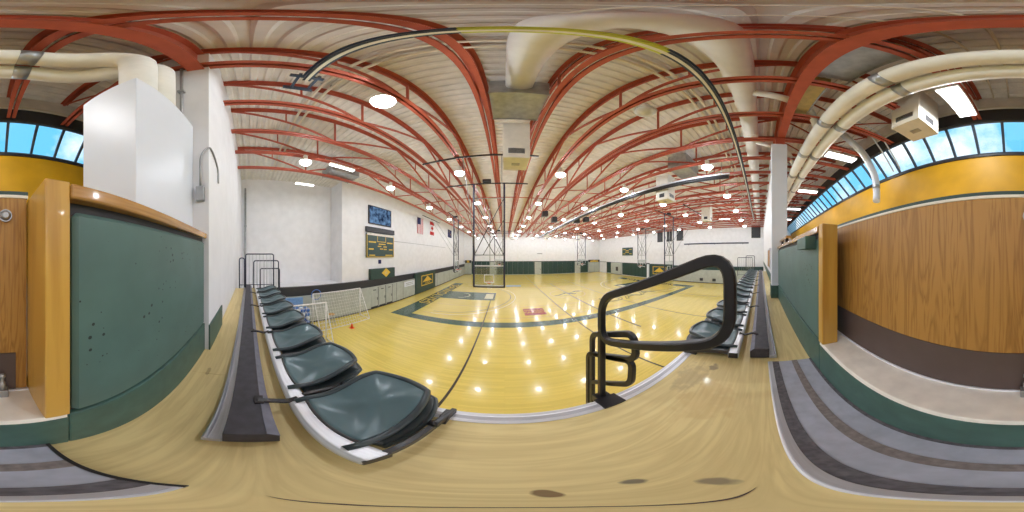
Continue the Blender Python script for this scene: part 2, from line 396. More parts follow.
for x in (3.4, 4.1): B(x, x+0.05, YG-0.12, YG-0.06, 0.245, 0.36).build('bracket', 'dark', g2)
B(3.2, 4.34, YG-0.14, YG-0.04, 0.36, 0.41).build('upper_rail', 'oak_cap', g2, bevel=0.006)
# sill and its green upstand under the gate
struct(MB().box(GX0-0.08, GX1+0.08, YG-0.35, YG, -0.80, -0.76).box(GX1+0.08, GX1+0.3, YG-0.35, YG-0.14, -0.80, -0.76).build('trim_6', 'stone', bevel=0.006))
struct(B(GX0-0.084, GX1+0.084, YG-0.17, YG-0.001, DK, -0.80).build('trim_7', 'curbgreen', bevel=0.004))
t = thing('gate', ((GX0+GX1)/2, -0.72, -0.74), 'oak veneer gate with brown kick plate between the two guard walls', 'gate')
B(GX0+0.006, GX1+0.30, -0.745, -0.70, -0.745, 0.262).build('leaf', 'oak_v', t, bevel=0.003)
B(GX0+0.055, GX1+0.29, -0.70, -0.694, -0.742, -0.475).build('kick_plate', 'kick', t)
MB().box(GX0, GX1+0.30, -0.75, -0.697, 0.262, 0.278).build('top_edge', 'cream', t, bevel=0.003)
MB().box(GX0, GX1+0.30, -0.752, -0.70, 0.278, 0.296).build('top_seal', 'greendark', t)
MB().box(GX0, GX1+0.30, -0.705, -0.69, -0.76, -0.746).build('threshold_strip', 'alulight', t)
kb = MB(); kb.tube([(GX0+0.10,-0.70,0.175),(GX0+0.10,-0.685,0.175)], 0.028, 16).tube([(GX0+0.10,-0.685,0.175),(GX0+0.10,-0.672,0.175)], [0.024,0.012], 16)
kb.build('lock_knob', 'steel', t)
t = thing('floor_bolt', (GX0+0.115,-0.66,-0.76), 'small grey cane bolt standing at the foot of the gate', 'bolt')
MB().box(GX0+0.09,GX0+0.14,-0.685,-0.64,-0.76,-0.70).build('keeper', 'steel', t, bevel=0.006)
MB().lathe([(0.014,0),(0.014,0.05),(0.008,0.055),(0.008,0.09),(0.013,0.095),(0.013,0.11),(0.004,0.118)], (GX0+0.115,-0.66,-0.70), 12).build('rod', 'steel', t)

# ------------------------------------------------------------------ telescopic bleacher (platform and folded rows below it)
BX0, BX1, YN = -5.75, 12.3, 0.79
t = bl = thing('bleacher', (0, 0.3, FL), 'folded telescopic bleacher with plywood top platform facing the court', 'bleacher')
cuts = [BX0, -3.7, -1.27, 1.165, 3.6, 6.04, 8.5, 10.9, BX1]
for a, b_ in zip(cuts, cuts[1:]): B(a+0.0012, b_-0.0012, YG-0.15, YN-0.10, DK-0.03, DK).build('deck_panel', M['ply'], t)
ns = MB().prism([(YN-0.10,DK-0.03),(YN-0.10,DK+0.004),(YN-0.075,DK+0.009),(YN-0.04,DK+0.009),(YN-0.03,DK+0.005),(YN-0.01,DK+0.008),(YN,DK),(YN,DK-0.06),(YN-0.02,DK-0.06),(YN-0.02,DK-0.03)], 'X', BX0, BX1)
ns.build('nosing_strip', 'alulight', t)
B(BX0, BX1, YN-0.072, YN-0.043, DK+0.008, DK+0.0105).build('nosing_insert', 'alu', t)
for r in range(9):
    zt = DK-0.06-r*0.30
    B(BX0, BX1, YN-0.05-0.012*(r%2)+0.02*r, YN-0.02+0.02*r, zt-0.27, zt).build('row_front', 'ply', t)
    B(BX0, BX1, YN-0.05+0.02*r, YN+0.01+0.02*r, zt-0.30, zt-0.27).build('row_nosing', 'alu', t)
B(BX0+0.02, BX1-0.02, -0.40, YN-0.06, FL, DK-0.04).build('understructure', 'dark', t)
# thin dark line on the deck mid-aisle, copying a panorama stitch seam
MB().prism([(-0.118,0.012),(-0.05,0.032),(0.02,0.034),(0.10,0.018),(0.18,0.004),(0.10,0.014),(0.02,0.029),(-0.05,0.027)], 'Z', DK, DK+0.0012).build('stitch_line', 'kick', t)

# black vinyl box with aluminium edging behind each chair row, arms reaching forward to the chair beam
def riser(xa, xb, arms, label):
    t = thing('riser_box', ((xa+xb)/2, 0, DK), label, 'riser box', 'black boxes behind the chair rows')
    ln = xb-xa; n = max(1, round(ln/4.0)); st = ln/n
    for i in range(n):
        a, b_ = xa+i*st+(0.006 if i else 0), xa+(i+1)*st
        MB().prism([(-0.085,DK+0.01),(-0.085,DK+0.14),(0.060,DK+0.14),(0.102,DK+0.10),(0.102,DK+0.01)], 'X', a, b_).build('cover', 'blackbox', t, bevel=0.003)
    MB().prism([(0.058,DK+0.1405),(0.060,DK+0.1425),(0.104,DK+0.1025),(0.102,DK+0.098)], 'X', xa+0.002, xb-0.002).build('front_edge', 'navygrey', t)
    MB().prism([(-0.158,DK+0.006),(-0.158,DK+0.05),(-0.150,DK+0.056),(-0.140,DK+0.05),(-0.135,DK+0.042),(-0.086,DK+0.042),(-0.086,DK+0.006)], 'X', xa, xb).build('edge_rail', 'alu', t, bevel=0.002)
    sc_ = 0
    for x in arms:
        m = MB().tube(fillet([(x,0.045,DK+0.148),(x,0.12,DK+0.135),(x,0.20,DK+0.105),(x+0.0,0.255,DK+0.13)],0.04,3), 0.012, 8, flat=(0.018,0.009))
        m.box(x-0.045,x+0.03,0.03,0.075,DK+0.138,DK+0.152)
        m.build('bracket_arm', 'black', t)
    return t
riser(BX0+0.1, -0.52, [-0.82-1.22*i for i in range(4)], 'long black box behind the chair row toward the scoreboard wall')
riser(1.58, BX1-0.4, [1.98+1.22*i for i in range(8)], 'long black box behind the chair row beyond the looped aisle rail')
def chair_beam(xa, xb, label):
    t = thing('chair_beam', ((xa+xb)/2, 0.255, DK), label, 'beam', 'aluminium chair beams')
    c = (0.255, DK+0.085); o = [(c[0]+a, c[1]+b_) for a,b_ in ((-0.05,-0.02),(-0.05,0.018),(-0.032,0.036),(0.032,0.036),(0.05,0.018),(0.05,-0.02),(0.035,-0.035),(-0.035,-0.035))]
    MB().prism(o, 'X', xa, xb).build('tube', 'alulight', t, bevel=0.004)
    x = xa+0.3
    for q in range(int((xb-xa)/1.2)):
        xx = xa+0.35+q*1.2; B(xx, xx+0.05, 0.225, 0.29, DK, DK+0.05).build('foot', 'black', t)
    for xe in (xa, xb): B(xe-0.004, xe+0.004, 0.21, 0.30, DK+0.052, DK+0.118).build('end_cap', 'black', t)
chair_beam(BX0+0.15, -0.25, 'white aluminium beam carrying the chairs toward the scoreboard wall')
chair_beam(1.50, BX1-0.5, 'white aluminium beam carrying the chairs beyond the looped aisle rail')

# ------------------------------------------------------------------ folded chair
def shell_fn(w0, w1, yb, yf, zb, zf, dip, k=0.42, waist=0.0, ridge=0.0):
    def fn(u, v):
        uu = u*math.sqrt(1-k*max(0, v)**2*0.9); vv = v*math.sqrt(1-k*u*u*0.9) if v > 0 else v*(1-0.04*u*u)
        tt = (vv+1)/2; w = w0+(w1-w0)*tt - waist*math.sin(PI*min(1, tt))*(1 if tt < 1 else 0)
        z = zb+(zf-zb)*tt - 0.02*math.sin(tt*PI*2.0) - dip*(1-u*u)*(0.25+0.75*math.sin(PI*min(1, max(0, tt))))
        z += ridge*math.exp(-((abs(u)-abs(v))/0.22)**2)*(1-max(abs(u), abs(v))**4)
        return (uu*w/2, yb+(yf-yb)*tt, z)
    return fn
def make_chair():
    t = thing('folding_chair', (0,0,0), local=True)
    fb = shell_fn(0.45, 0.47, 0.285, 0.815, 0.135, 0.215, 0.03, 0.42, 0.02, 0.012)
    MB().grid(fb, 20, 20, 0.012).build('backrest', 'chair', t, local=True)
    n = 18; ring = [(fb(1,-1)[0]-0.006, 0.235, fb(1,-1)[2]-0.012)]
    ring += [fb(1, -1+2*i/n) for i in range(n+1)]
    ring += [fb(1-2*i/n, 1) for i in range(1, n+1)]
    ring += [fb(-1, 1-2*i/n) for i in range(1, n+1)]
    ring += [(-ring[0][0], 0.235, ring[0][2])]
    MB().tube([(p[0]*1.02, p[1], p[2]-0.002) for p in ring], 0.02, 8, flat=None).build('backrest_rim', 'chairrim', t, local=True)
    rear = [fb(-1+2*i/10, -1) for i in range(11)]
    MB().tube([(p[0],p[1]-0.002,p[2]-0.006) for p in rear], 0.009, 8).build('hinge_edge', 'chairarm', t, local=True)
    fs = shell_fn(0.52, 0.55, 0.33, 0.845, 0.07, 0.11, 0.012, 0.42)
    st = MB().grid(fs, 12, 12, 0.03).build('seat', 'chairrim', t, local=True)
    ring = [fs(1,-1+2*i/n) for i in range(n+1)]+[fs(1-2*i/n,1) for i in range(1,n+1)]+[fs(-1,1-2*i/n) for i in range(1,n+1)]
    MB().tube([(p[0],p[1],p[2]-0.012) for p in ring], 0.015, 8).build('seat_rim', 'chairrim', st, local=True)
    x = 0.308
    MB().tube(fillet([(x,0.215,0.07),(x,0.34,0.095),(x,0.50,0.085),(x,0.62,0.06),(x+0.02,0.77,0.02)],0.08,4), 0.02, 8, flat=(0.014,0.026)).build('support_arm', 'chairarm', t, local=True)
    MB().tube([(x-0.02,0.575,0.10),(x+0.024,0.575,0.10)], 0.022, 12).build('pivot_knob', 'black', t, local=True)
    MB().prism([(0.64,0.0),(0.68,0.06),(0.76,0.04),(0.79,0.0)], 'X', x-0.018, x+0.024).build('foot_bracket', 'chairarm', t, local=True)
    return t
ch = make_chair(); first = True
for side, x0, sg, n in (('toward the scoreboard wall', -0.575, -1, 8), ('beyond the looped rail', 1.86, 1, 17)):
    for i in range(n):
        lab = 'folded green chair, %s from the aisle, row %s' % (ORD[i], side)
        loc = (x0+sg*i*0.603, 0, DK)
        if first: ch.location = (loc[0], loc[1], loc[2]+H); tag(ch, lab, 'chair', 'folded chairs on the bleacher'); first = False
        else:
            c = dup(ch, loc, None, lab)
            if sg > 0: c.scale.x = -1      # arms on the aisle side of this row

# ------------------------------------------------------------------ grey step mat behind the camera
t = thing('step_mat', (0.66,-0.27,DK), 'grey rubber step with dark grip strips lying before the gate', 'step')
MX0, MX1 = -0.158, 1.475; zt = DK+0.03
B(MX0, MX1, -0.50, -0.075, DK, zt).build('body', 'mat_grey', t)
MB().prism([(-0.108,zt-0.001),(-0.108,zt+0.005),(-0.078,zt+0.006),(-0.070,DK),(-0.078,DK)], 'X', MX0, MX1).build('front_nosing', 'alu', t); MB().tube([(MX0,-0.073,zt-0.002),(MX1,-0.073,zt-0.002)],0.007,8).build('nosing_bead','alulight',t)
B(MX0, MX1, -0.165, -0.108, zt-0.001, zt+0.003).build('grip_strip', 'mat_dark', t)
B(MX0, MX1, -0.335, -0.283, zt-0.001, zt+0.003).build('grip_strip', 'mat_brown', t)
B(MX0, MX1, -0.49, -0.45, zt-0.001, zt+0.003).build('grip_strip', 'mat_dark', t)
B(MX0, MX1, -0.515, -0.49, zt-0.001, zt+0.006).build('rear_edge', 'alu', t)
B(MX0-0.014, MX0, -0.515, -0.066, DK, zt+0.005).build('side_edging', 'black', t)

# ------------------------------------------------------------------ looped aisle rail
t = thing('aisle_rail', (0.56,0.8,DK), 'black looped steel aisle rail on the edge of the platform', 'handrail')
X = 0.56; fl = (0.019, 0.022)
loop = fillet_loop([(X,0.825,-0.57),(X,0.825,-0.26),(X,0.105,0.015),(X,0.105,-0.325)], 0.12, 7)
MB().tube(loop, 0.02, 8, closed=True, flat=fl).build('upper_loop', 'black', t)
MB().tube([(X,0.825,-0.50),(X,0.825,DK-0.02)], 0.02, 8, flat=(0.02,0.02)).build('post', 'black', t)
MB().box(X-0.075,X+0.075,0.685,0.80,DK,DK+0.014).box(X-0.05,X+0.05,0.785,0.86,DK-0.07,DK+0.014).build('clamp_plate', 'black', t, bevel=0.004)
t = thing('aisle_rail', (0.60,1.0,DK), 'small black looped rail of the folded row below, behind the tall loop', 'handrail')
X = 0.61
MB().tube(fillet([(X,1.02,-1.5),(X,1.02,-0.615),(X,0.60,-0.44),(X,0.58,-0.62),(X,0.98,-0.79)],0.07,6), 0.02, 8, flat=(0.016,0.02)).build('upper_loop', 'black', t)
t = thing('aisle_rail', (0.60,1.08,DK-0.3), 'lowest black looped rail at the aisle, just above the platform edge', 'handrail')
MB().tube(fillet([(X,1.075,-1.6),(X,1.075,-0.83),(X,0.61,-0.645),(X,0.62,-0.87),(X,1.03,-1.16)],0.07,6), 0.02, 8, flat=(0.016,0.02)).build('upper_loop', 'black', t)

# ------------------------------------------------------------------ end rails of the bleacher
def end_rail(x, ya, yb, zb, zt, nb, label):
    t = thing('end_rail', (x,(ya+yb)/2,zb), label, 'guard rail', 'black end rails of the bleacher')
    MB().tube(fillet([(x,ya,zb),(x,ya,zt),(x,yb,zt),(x,yb,zb)],0.08,5), 0.021, 8).build('frame', 'navyblack', t)
    MB().tube([(x,ya,zb+0.12),(x,yb,zb+0.12)], 0.012, 6).build('lower_rail', 'navyblack', t)
    for i in range(nb):
        yy = ya+(yb-ya)*(i+1)/(nb+1); MB().tube([(x,yy,zb+0.12),(x,yy,zt)], 0.007, 6).build('baluster', 'steel', t)
M['navyblack'] = mat('blue_black_steel', srgb(46,48,70), 0.4)
end_rail(-5.80, -0.10, 0.90, DK, 0.07, 7, 'tallest black end rail at the scoreboard side of the bleacher')
end_rail(-5.86, 0.19, 1.09, DK-0.3, -0.17, 6, 'middle black end rail at the scoreboard side of the bleacher')
end_rail(-5.92, 0.42, 1.14, DK-0.6, -0.46, 5, 'lowest black end rail at the scoreboard side of the bleacher')
end_rail(-5.74, -0.32, -0.14, DK, -0.07, 0, 'narrow black end rail against the white wall at the bleacher end')
end_rail(12.35, 0.45, 1.1, DK, 0.02, 7, 'taller black end rail at the far end of the bleacher beyond the aisle')
end_rail(12.45, 0.62, 1.75, DK-0.4, -0.12, 7, 'lower black end rail at the far end of the bleacher beyond the aisle')

# ------------------------------------------------------------------ white duct box with risers and twin ducts
t = thing('duct_enclosure', (-1.2,-0.9,-0.76), 'white sheet metal duct box standing behind the green guard wall', 'duct box')
B(-1.725, -0.74, -1.19, -0.61, -0.76, 1.86).build('casing', 'panelwhite', t, bevel=0.006)
B(-1.728, -0.725, -1.2, -0.606, -0.76, -0.66).build('plinth', 'curbgreen', t)
def duct_run(rx, ry, hy, hz, r, xe, label, hx):
    t = thing('round_duct', (rx,ry,1.93), label, 'duct', 'canvas covered round ducts over the concourse')
    p = fillet([(rx,ry,1.93),(rx,ry,3.1),(rx+0.02,ry,hz-0.05),(rx+0.45,hy,hz),(hx,hy,hz),(xe,hy,hz)], 0.42, 8)
    MB().tube(p, r, 20).build('pipe', 'duct', t)
    x = -0.3
    while x < xe-0.5:
        MB().tube([(x-0.09,hy,hz),(x+0.09,hy,hz)], r+0.006, 20).build('clamp_band', 'steel', t)
        x += 1.75
    return t
duct_run(-1.12, -0.90, -1.36, 3.75, 0.175, XR-0.2, 'canvas round duct over the concourse, upper of the pair nearer the girder', 0.6)
duct_run(-1.42, -0.86, -1.74, 3.70, 0.165, XR-0.2, 'canvas round duct over the concourse, outer of the pair nearer the windows', 0.6)
# conduit and switch box on the pilaster
t = thing('switch_box', (-1.70,-0.44,1.0), 'grey electrical box with conduit on the end of the white wall', 'electrical box')
B(-1.725, -1.66, -0.56, -0.47, 0.62, 0.80).build('box', 'steel', t, bevel=0.008)
MB().tube(fillet([(-1.71,-0.52,0.8),(-1.71,-0.52,1.27),(-1.71,-0.42,1.42),(-1.98,-0.415,1.40),(-2.22,-0.415,1.3),(-2.22,-0.415,1.08)],0.1,5), 0.012, 8).build('conduit', 'steel', t)
t = thing('drain_pipe', (-1.715,-0.8,2.0), 'thin grey vertical pipe on the end face of the white wall', 'pipe')
MB().tube([(-1.70,-0.74,1.0),(-1.70,-0.74,5.0)], 0.022, 8).build('pipe', 'steel', t); B(-1.73,-1.66,-0.78,-0.70,2.9,2.96).build('strap', 'steel', t)
t = thing('drain_pipe', (-10.5,-0.35,0), 'tall grey pipe in the corner behind the bleacher end rails', 'pipe')
MB().tube([(-10.45,-0.2,FL),(-10.45,-0.2,4.6)], 0.06, 10).build('pipe', 'steel', t); MB().box(-10.6,-10.38,-0.28,-0.12,1.9,1.98).build('strap', 'steel', t)

# ------------------------------------------------------------------ roof trusses
HB, HT = 4.1, 5.28
YT0, YT1 = -3.62, YF-0.05
def angle_pair(m, z, up, ya, yb):
    s = 1 if up else -1
    for sg in (-1, 1):
        a, b_ = (0.016*sg, 0.10*sg); x0_, x1_ = min(a,b_), max(a,b_)
        m.box(x0_, x1_, ya, yb, z, z+0.012) if up else m.box(x0_, x1_, ya, yb, z-0.012, z)
        a, b_ = (0.016*sg, 0.028*sg); x0_, x1_ = min(a,b_), max(a,b_)
        m.box(x0_, x1_, ya, yb, z, z+0.10) if up else m.box(x0_, x1_, ya, yb, z-0.10, z)
def make_truss():
    t = thing('roof_truss', (0,0,0), local=True)
    m = MB(); angle_pair(m, 0, True, YT0, YT1); m.build('bottom_chord', 'red', t, local=True)
    m = MB(); angle_pair(m, HT-HB+0.06, False, YT0, YT1); m.build('top_chord', 'red', t, local=True)
    span = YT1+0.5; n = 12; p = span/n; hz = HT-HB
    for i in range(n):
        a = -0.5+i*p; za, zb = (hz, 0.06) if i % 2 == 0 else (0.06, hz)
        for sg in (-1, 1):
            pass
        MB().tube([(0.0,a,za),(0.0,a+p,zb)], 0.02, 6, flat=(0.034,0.034)).build('diagonal', 'red', t, local=True)
        if i % 2 == 0:
            yy = a+p
            MB().tube([(0,yy-p/2,(hz+0.06)/2),(0,yy-p/2,hz)], 0.014, 6, flat=(0.02,0.02)).build('post', 'red', t, local=True)
            MB().tube([(0,yy,0.06),(0,yy,hz)], 0.018, 6, flat=(0.026,0.026)).build('post', 'red', t, local=True)
    MB().tube([(0,-0.6,hz),(0,-2.1,0.06)], 0.02, 6, flat=(0.022,0.022)).build('diagonal', 'red', t, local=True)
    MB().tube([(0,-2.1,0.06),(0,-3.6,hz)], 0.02, 6, flat=(0.022,0.022)).build('diagonal', 'red', t, local=True)
    return t
tr = make_truss(); first = True
for k in range(-5, 19):
    x = 4.1*(-0.1+0.3135*k)
    if k == 0: lab = 'red roof truss close to the hanging heater on its scoreboard side'
    elif k == 1: lab = 'red roof truss close to the hanging heater on its far side'
    elif k < 0: lab = 'red roof truss, %s past the nearest hanging heater toward the scoreboard wall' % ORD[-k]
    else: lab = 'red roof truss, %s past the nearest hanging heater toward the black bar wall' % ORD[k-1]
    if first: tr.location = (x,0,HB+H); tag(tr, lab, 'truss', 'red roof trusses'); first = False
    else: dup(tr, (x,0,HB), None, lab)
# cross bracing lines between the trusses
for i, yy in enumerate((11.0, 20.0, 29.0)):
    tag(MB().tube([(-6.9,yy,HB+0.05),(22.6,yy,HB+0.05)], 0.02, 6, flat=(0.03,0.006)).build('bridging_bar', 'red'),
        'thin red bridging bar across the trusses, %s row from the bleacher' % ORD[i], 'bar', 'bridging bars')

# ------------------------------------------------------------------ high bay lamps
def make_lamp(lens, name):
    t = thing(name, (0,0,0), local=True)
    MB().lathe([(0.05,0.34),(0.085,0.30),(0.085,0.14),(0.10,0.11),(0.20,0.045),(0.225,0.0),(0.215,-0.002),(0.19,0.04),(0.09,0.10)], (0,0,0), 20).build('reflector', 'cream', t, local=True)
    MB().lathe([(0.21,0.0),(0.20,-0.05),(0.15,-0.10),(0.06,-0.125)], (0,0,0), 20).build('lens', lens, t, local=True)
    MB().tube([(0,0,0.34),(0,0,HB+0.02-3.72)], 0.014, 6).build('stem', 'steel', t, local=True)
    return t
lp = make_lamp('lamp', 'high_bay_lamp'); used = False
LX = [-5.35,-1.8,2.28,5.75,9.35,12.85,16.3,19.8]; LY = [1.95+4.42*j for j in range(8)]
lamp_pts = []
for j, yy in enumerate(LY):
    for i, xx in enumerate(LX):
        if (i, j) == (2, 0): continue
        lab = 'lit high bay lamp, %s of eight from the scoreboard wall, %s row from the bleacher' % (ORD[i], ORD[j])
        lamp_pts.append((xx, yy, 3.70))
        if not used: lp.location = (xx, yy, 3.70+H); tag(lp, lab, 'lamp', 'lit high bay lamps'); used = True
        else: dup(lp, (xx, yy, 3.70), None, lab)
off = make_lamp('lampoff', 'high_bay_lamp'); off.location = (LX[2], LY[0], 3.70+H); tag(off, 'unlit high bay lamp with dull globe in the row nearest the bleacher', 'lamp')
for i, p in enumerate(lamp_pts):
    ld = bpy.data.lights.new('lamp_light', 'POINT'); ld.energy = 100; ld.shadow_soft_size = 0.14; ld.color = (0.87, 0.955, 1.06)
    lo = bpy.data.objects.new('lamp_light', ld); lo.location = (p[0], p[1], p[2]+H-0.20); col.objects.link(lo)

# fluorescent fixtures
def fluor(x0, x1, y0, y1, z, label, name='fluorescent_light', power=50):
    t = thing(name, ((x0+x1)/2,(y0+y1)/2,z), label, 'light', 'fluorescent fixtures')
    B(x0, x1, y0, y1, z+0.004, z+0.07).build('housing', 'cream', t, bevel=0.008)
    B(x0+0.02, x1-0.02, y0+0.02, y1-0.02, z-0.018, z+0.004).build('diffuser', 'tube', t, bevel=0.008)
    for yy in (y0+0.1, y1-0.1): MB().tube([((x0+x1)/2,yy,z+0.07),((x0+x1)/2,yy,DECK)], 0.006, 6).build('hanger', 'steel', t)
    ld = bpy.data.lights.new('fluorescent_glow', 'AREA'); ld.shape = 'RECTANGLE'; ld.size = x1-x0-0.04; ld.size_y = y1-y0-0.04; ld.energy = power; ld.color = (0.96,0.97,1)
    lo = bpy.data.objects.new('fluorescent_glow', ld); lo.location = ((x0+x1)/2,(y0+y1)/2,z-0.03+H); col.objects.link(lo)
for i in range(5):
    fluor(0.8+4.06*i, 1.2+4.06*i, -3.3, -2.15, 3.98, 'bright fluorescent panel over the concourse, %s' % (('nearest the gate','second past the gate','third past the gate','fourth past the gate','fifth past the gate')[i]))
fluor(-5.52, -5.32, 2.95, 4.1, 3.9, 'bright fluorescent strip under the trusses near the scoreboard', power=14)
fluor(-7.9, -7.7, 2.3, 3.3, 3.9, 'bright fluorescent strip by the wall recess', power=14)
fluor(16.4, 16.6, 3.1, 4.3, 3.9, 'bright fluorescent strip near the black bar wall', power=14)

# ------------------------------------------------------------------ hanging heaters
def make_heater():
    t = thing('unit_heater', (0,0,0), local=True)
    w, d = 0.34, 0.38
    MB().box(-w,w,-d,d,0.0,1.5).build('cabinet', 'cream', t, bevel=0.012, local=True)
    for sg in (-1,1):
        g = B(-0.21,0.21,sg*d-0.008,sg*d+0.008,0.16,0.36).build('grille', 'steel', t, local=True)
        m = MB()
        for q in range(6): m.box(-0.20,0.20,sg*(d+0.006)-0.006,sg*(d+0.006)+0.006,0.175+q*0.03,0.185+q*0.03)
        m.build('louvre', 'dark', g, local=True)
        B(sg*w-0.008,sg*w+0.008,-0.15,0.15,0.14,0.36).build('grille', 'dark', t, local=True)
    MB().box(-0.11,0.11,-0.07,0.07,-0.012,0.0).build('access_plate', 'steel', t, bevel=0.004, local=True)
    return t
ht = make_heater(); first = True
for x, yy, lab in ((0.30,4.42,'pale hanging heater box in the row near the bleacher, above the open aisle'), (7.2,4.75,'pale hanging heater box in the row near the bleacher, behind the rolled curtain'),
                   (13.2,4.5,'pale hanging heater box in the row near the bleacher, closest to the black bar wall'),
                   (1.4,29.3,'pale hanging heater box in the padded far wall row, scoreboard side'), (7.7,29.3,'pale hanging heater box in the padded far wall row, middle of three'),
                   (14.2,29.3,'pale hanging heater box in the padded far wall row, black bar side'), (1.98,-2.78,'pale hanging heater box over the concourse beside the windows')):
    z = (2.8 if x < 1 else 3.0) if yy > 0 else 3.3
    if first: ht.location = (x,yy,z+H); tag(ht, lab, 'heater', 'hanging heater boxes'); first = False
    else: dup(ht, (x,yy,z), None, lab)
# housings above
def housing(x0,x1,y0,y1,z0,z1,m,name,label,cat):
    t = thing(name, ((x0+x1)/2,(y0+y1)/2,z0), label, cat)
    B(x0,x1,y0,y1,z0,z1).build('casing', m, t, bevel=0.01)
    for ya in (y0-0.012, y1-0.02): B(x0-0.01,x1+0.01,ya,ya+0.032,z0-0.02,z0+0.05).build('flange', 'steel', t)
housing(-0.27,0.78,2.75,3.85,4.32,5.1,'steel','air_plenum','grey sheet metal plenum between trusses before the nearest hanging heater','plenum')
housing(0.95,2.05,-1.25,-0.70,4.35,5.1,'steel','air_plenum','grey sheet metal plenum between girder and concourse ducts','plenum')
housing(2.2,3.55,-1.02,-0.71,4.28,4.6,'fibre','duct_board','yellow duct board box beside the red girder over the concourse','duct')
housing(6.1,7.5,3.0,3.9,4.3,5.0,'steel','air_plenum','grey sheet metal plenum above the rolled curtain','plenum')
housing(-7.2,-6.2,3.5,5.0,4.2,4.6,'steel','air_plenum','grey sheet metal plenum near the wall recess','plenum')
# big round duct with elbow to the plenum
t = thing('main_duct', (0.25,0.3,4.8), 'large canvas covered round duct running under the roof with an elbow', 'duct')
MB().tube(fillet([(XR-0.2,0.31,4.8),(0.9,0.31,4.8),(0.32,0.40,4.8),(0.25,1.1,4.8),(0.25,2.95,4.75)],0.55,10), 0.235, 24).build('pipe', 'duct', t)
for x in (2.5,5,7.5,10,12.5,15,17.5,20): MB().tube([(x-0.03,0.31,4.8),(x+0.03,0.31,4.8)], 0.242, 24).build('joint_band', 'duct', t)
MB().tube([(0.25,2.94,4.75),(0.25,3.0,4.75)], 0.25, 24).build('collar', 'duct', t)
for i, x in enumerate((3.0, 5.6)):
    t = thing('branch_duct', (x,-0.2,4.6), ('short bent branch duct over the girder near the column' if i else 'short bent branch duct over the girder above the grey step'), 'duct')
    MB().tube(fillet([(x,0.2,4.75),(x,-0.3,4.5),(x+0.3,-1.0,4.45),(x+0.7,-1.35,3.9)],0.25,6), 0.10, 14).build('pipe', 'duct', t)
# exhaust pipe and conduits at the windows
t = thing('exhaust_duct', (5.2,-3.9,2.1), 'white bent exhaust duct dropping in front of the yellow wall', 'duct')
MB().tube(fillet([(4.4,-2.3,4.75),(4.32,-3.2,3.85),(4.25,-3.62,2.95),(4.18,-3.62,2.2),(4.12,-3.55,1.9)],0.3,6), 0.125, 16).build('pipe', 'panelwhite', t)
MB().tube([(4.21,-3.62,2.55),(4.2,-3.62,2.42)], 0.133, 16).build('collar', 'steel', t)
for i, d in enumerate((0.0, 0.30)):
    t = thing('conduit', (4.1+d,-3.5,4), ('thin white conduit bending down past the windows, nearer the gate' if i == 0 else 'thin white conduit bending down past the windows, beside the exhaust duct'), 'conduit')
    MB().tube(fillet([(3.5+d,-2.0,4.6),(3.52+d,-3.05,4.5),(3.55+d,-4.1,3.2)],0.12,5), 0.025, 8).build('pipe', 'panelwhite', t)
# small conduits under the deck
for i, (pts, lab) in enumerate(((([(0.17,1.0,5.28),(0.17,-3.6,5.28)]), 'thin pale conduit under the deck crossing the girder, near the plenum'),
                                (([(0.50,0.2,5.28),(0.50,-3.6,5.28)]), 'thin pale conduit under the deck crossing the girder, beside the first fluorescent panel'),
                                (([(-9.0,1.32,5.22),(22.5,1.32,5.22)]), 'long pale pipe along the roof, nearer the bleacher'),
                                (([(-9.0,1.52,5.22),(22.5,1.52,5.22)]), 'long pale pipe along the roof, second from the bleacher'))):
    t = thing('roof_pipe', pts[0], lab, 'pipe', 'thin roof pipes')
    r = 0.018 if i < 2 else 0.04
    MB().tube(pts, r, 8).build('pipe', 'pipe', t)
    a, b_ = Vector(pts[0]), Vector(pts[1])
    for q in range(1, 5):
        c = a.lerp(b_, q/5); MB().box(c.x-0.03,c.x+0.03,c.y-0.03,c.y+0.03,c.z,DECK).build('hanger', 'steel', t)

# track beam above the bleacher edge
t = thing('track_beam', (-1.9,0.72,3.9), 'long dark blue track beam with a lime yellow middle above the platform', 'beam')
def track(xa, xb, m, nm):
    MB().box(xa,xb,0.68,0.72,3.76,3.98).box(xa,xb,0.65,0.75,3.74,3.77).box(xa,xb,0.65,0.75,3.97,4.0).build(nm, m, t)
track(-1.9, -0.2, 'navy', 'end_section'); track(-0.2, 1.05, 'limetape', 'middle_section'); track(1.05, 17.0, 'navy', 'end_section')
MB().box(-1.9,17,0.68,0.72,3.725,3.742).build('slide_rail', 'cream', t)
MB().box(-2.35,-1.85,0.60,0.64,4.0,4.06).box(-2.25,-1.85,0.85,0.89,4.0,4.06).box(-1.95,-1.89,0.5,0.95,3.98,4.05).box(-2.35,-2.31,0.5,0.95,4.0,4.12).build('end_bracket', 'navy', t)
# rolled divider curtain
t = thing('divider_curtain', (6.6,1.4,3.5), 'rolled divider curtain hanging on a long tube across the gym', 'curtain')
MB().tube([(6.62,1.3,3.58),(6.62,31,3.58)], 0.10, 14).build('rolled_cloth', 'dark', t)
MB().tube([(6.56,1.25,3.70),(6.56,31.1,3.70)], 0.05, 10).build('tube', 'alulight', t)
for yy in (1.6, 7, 13, 19, 25, 30.6): MB().tube([(6.58,yy,3.7),(6.58,yy,HB+0.4)], 0.012, 6).build('hanger', 'steel', t)

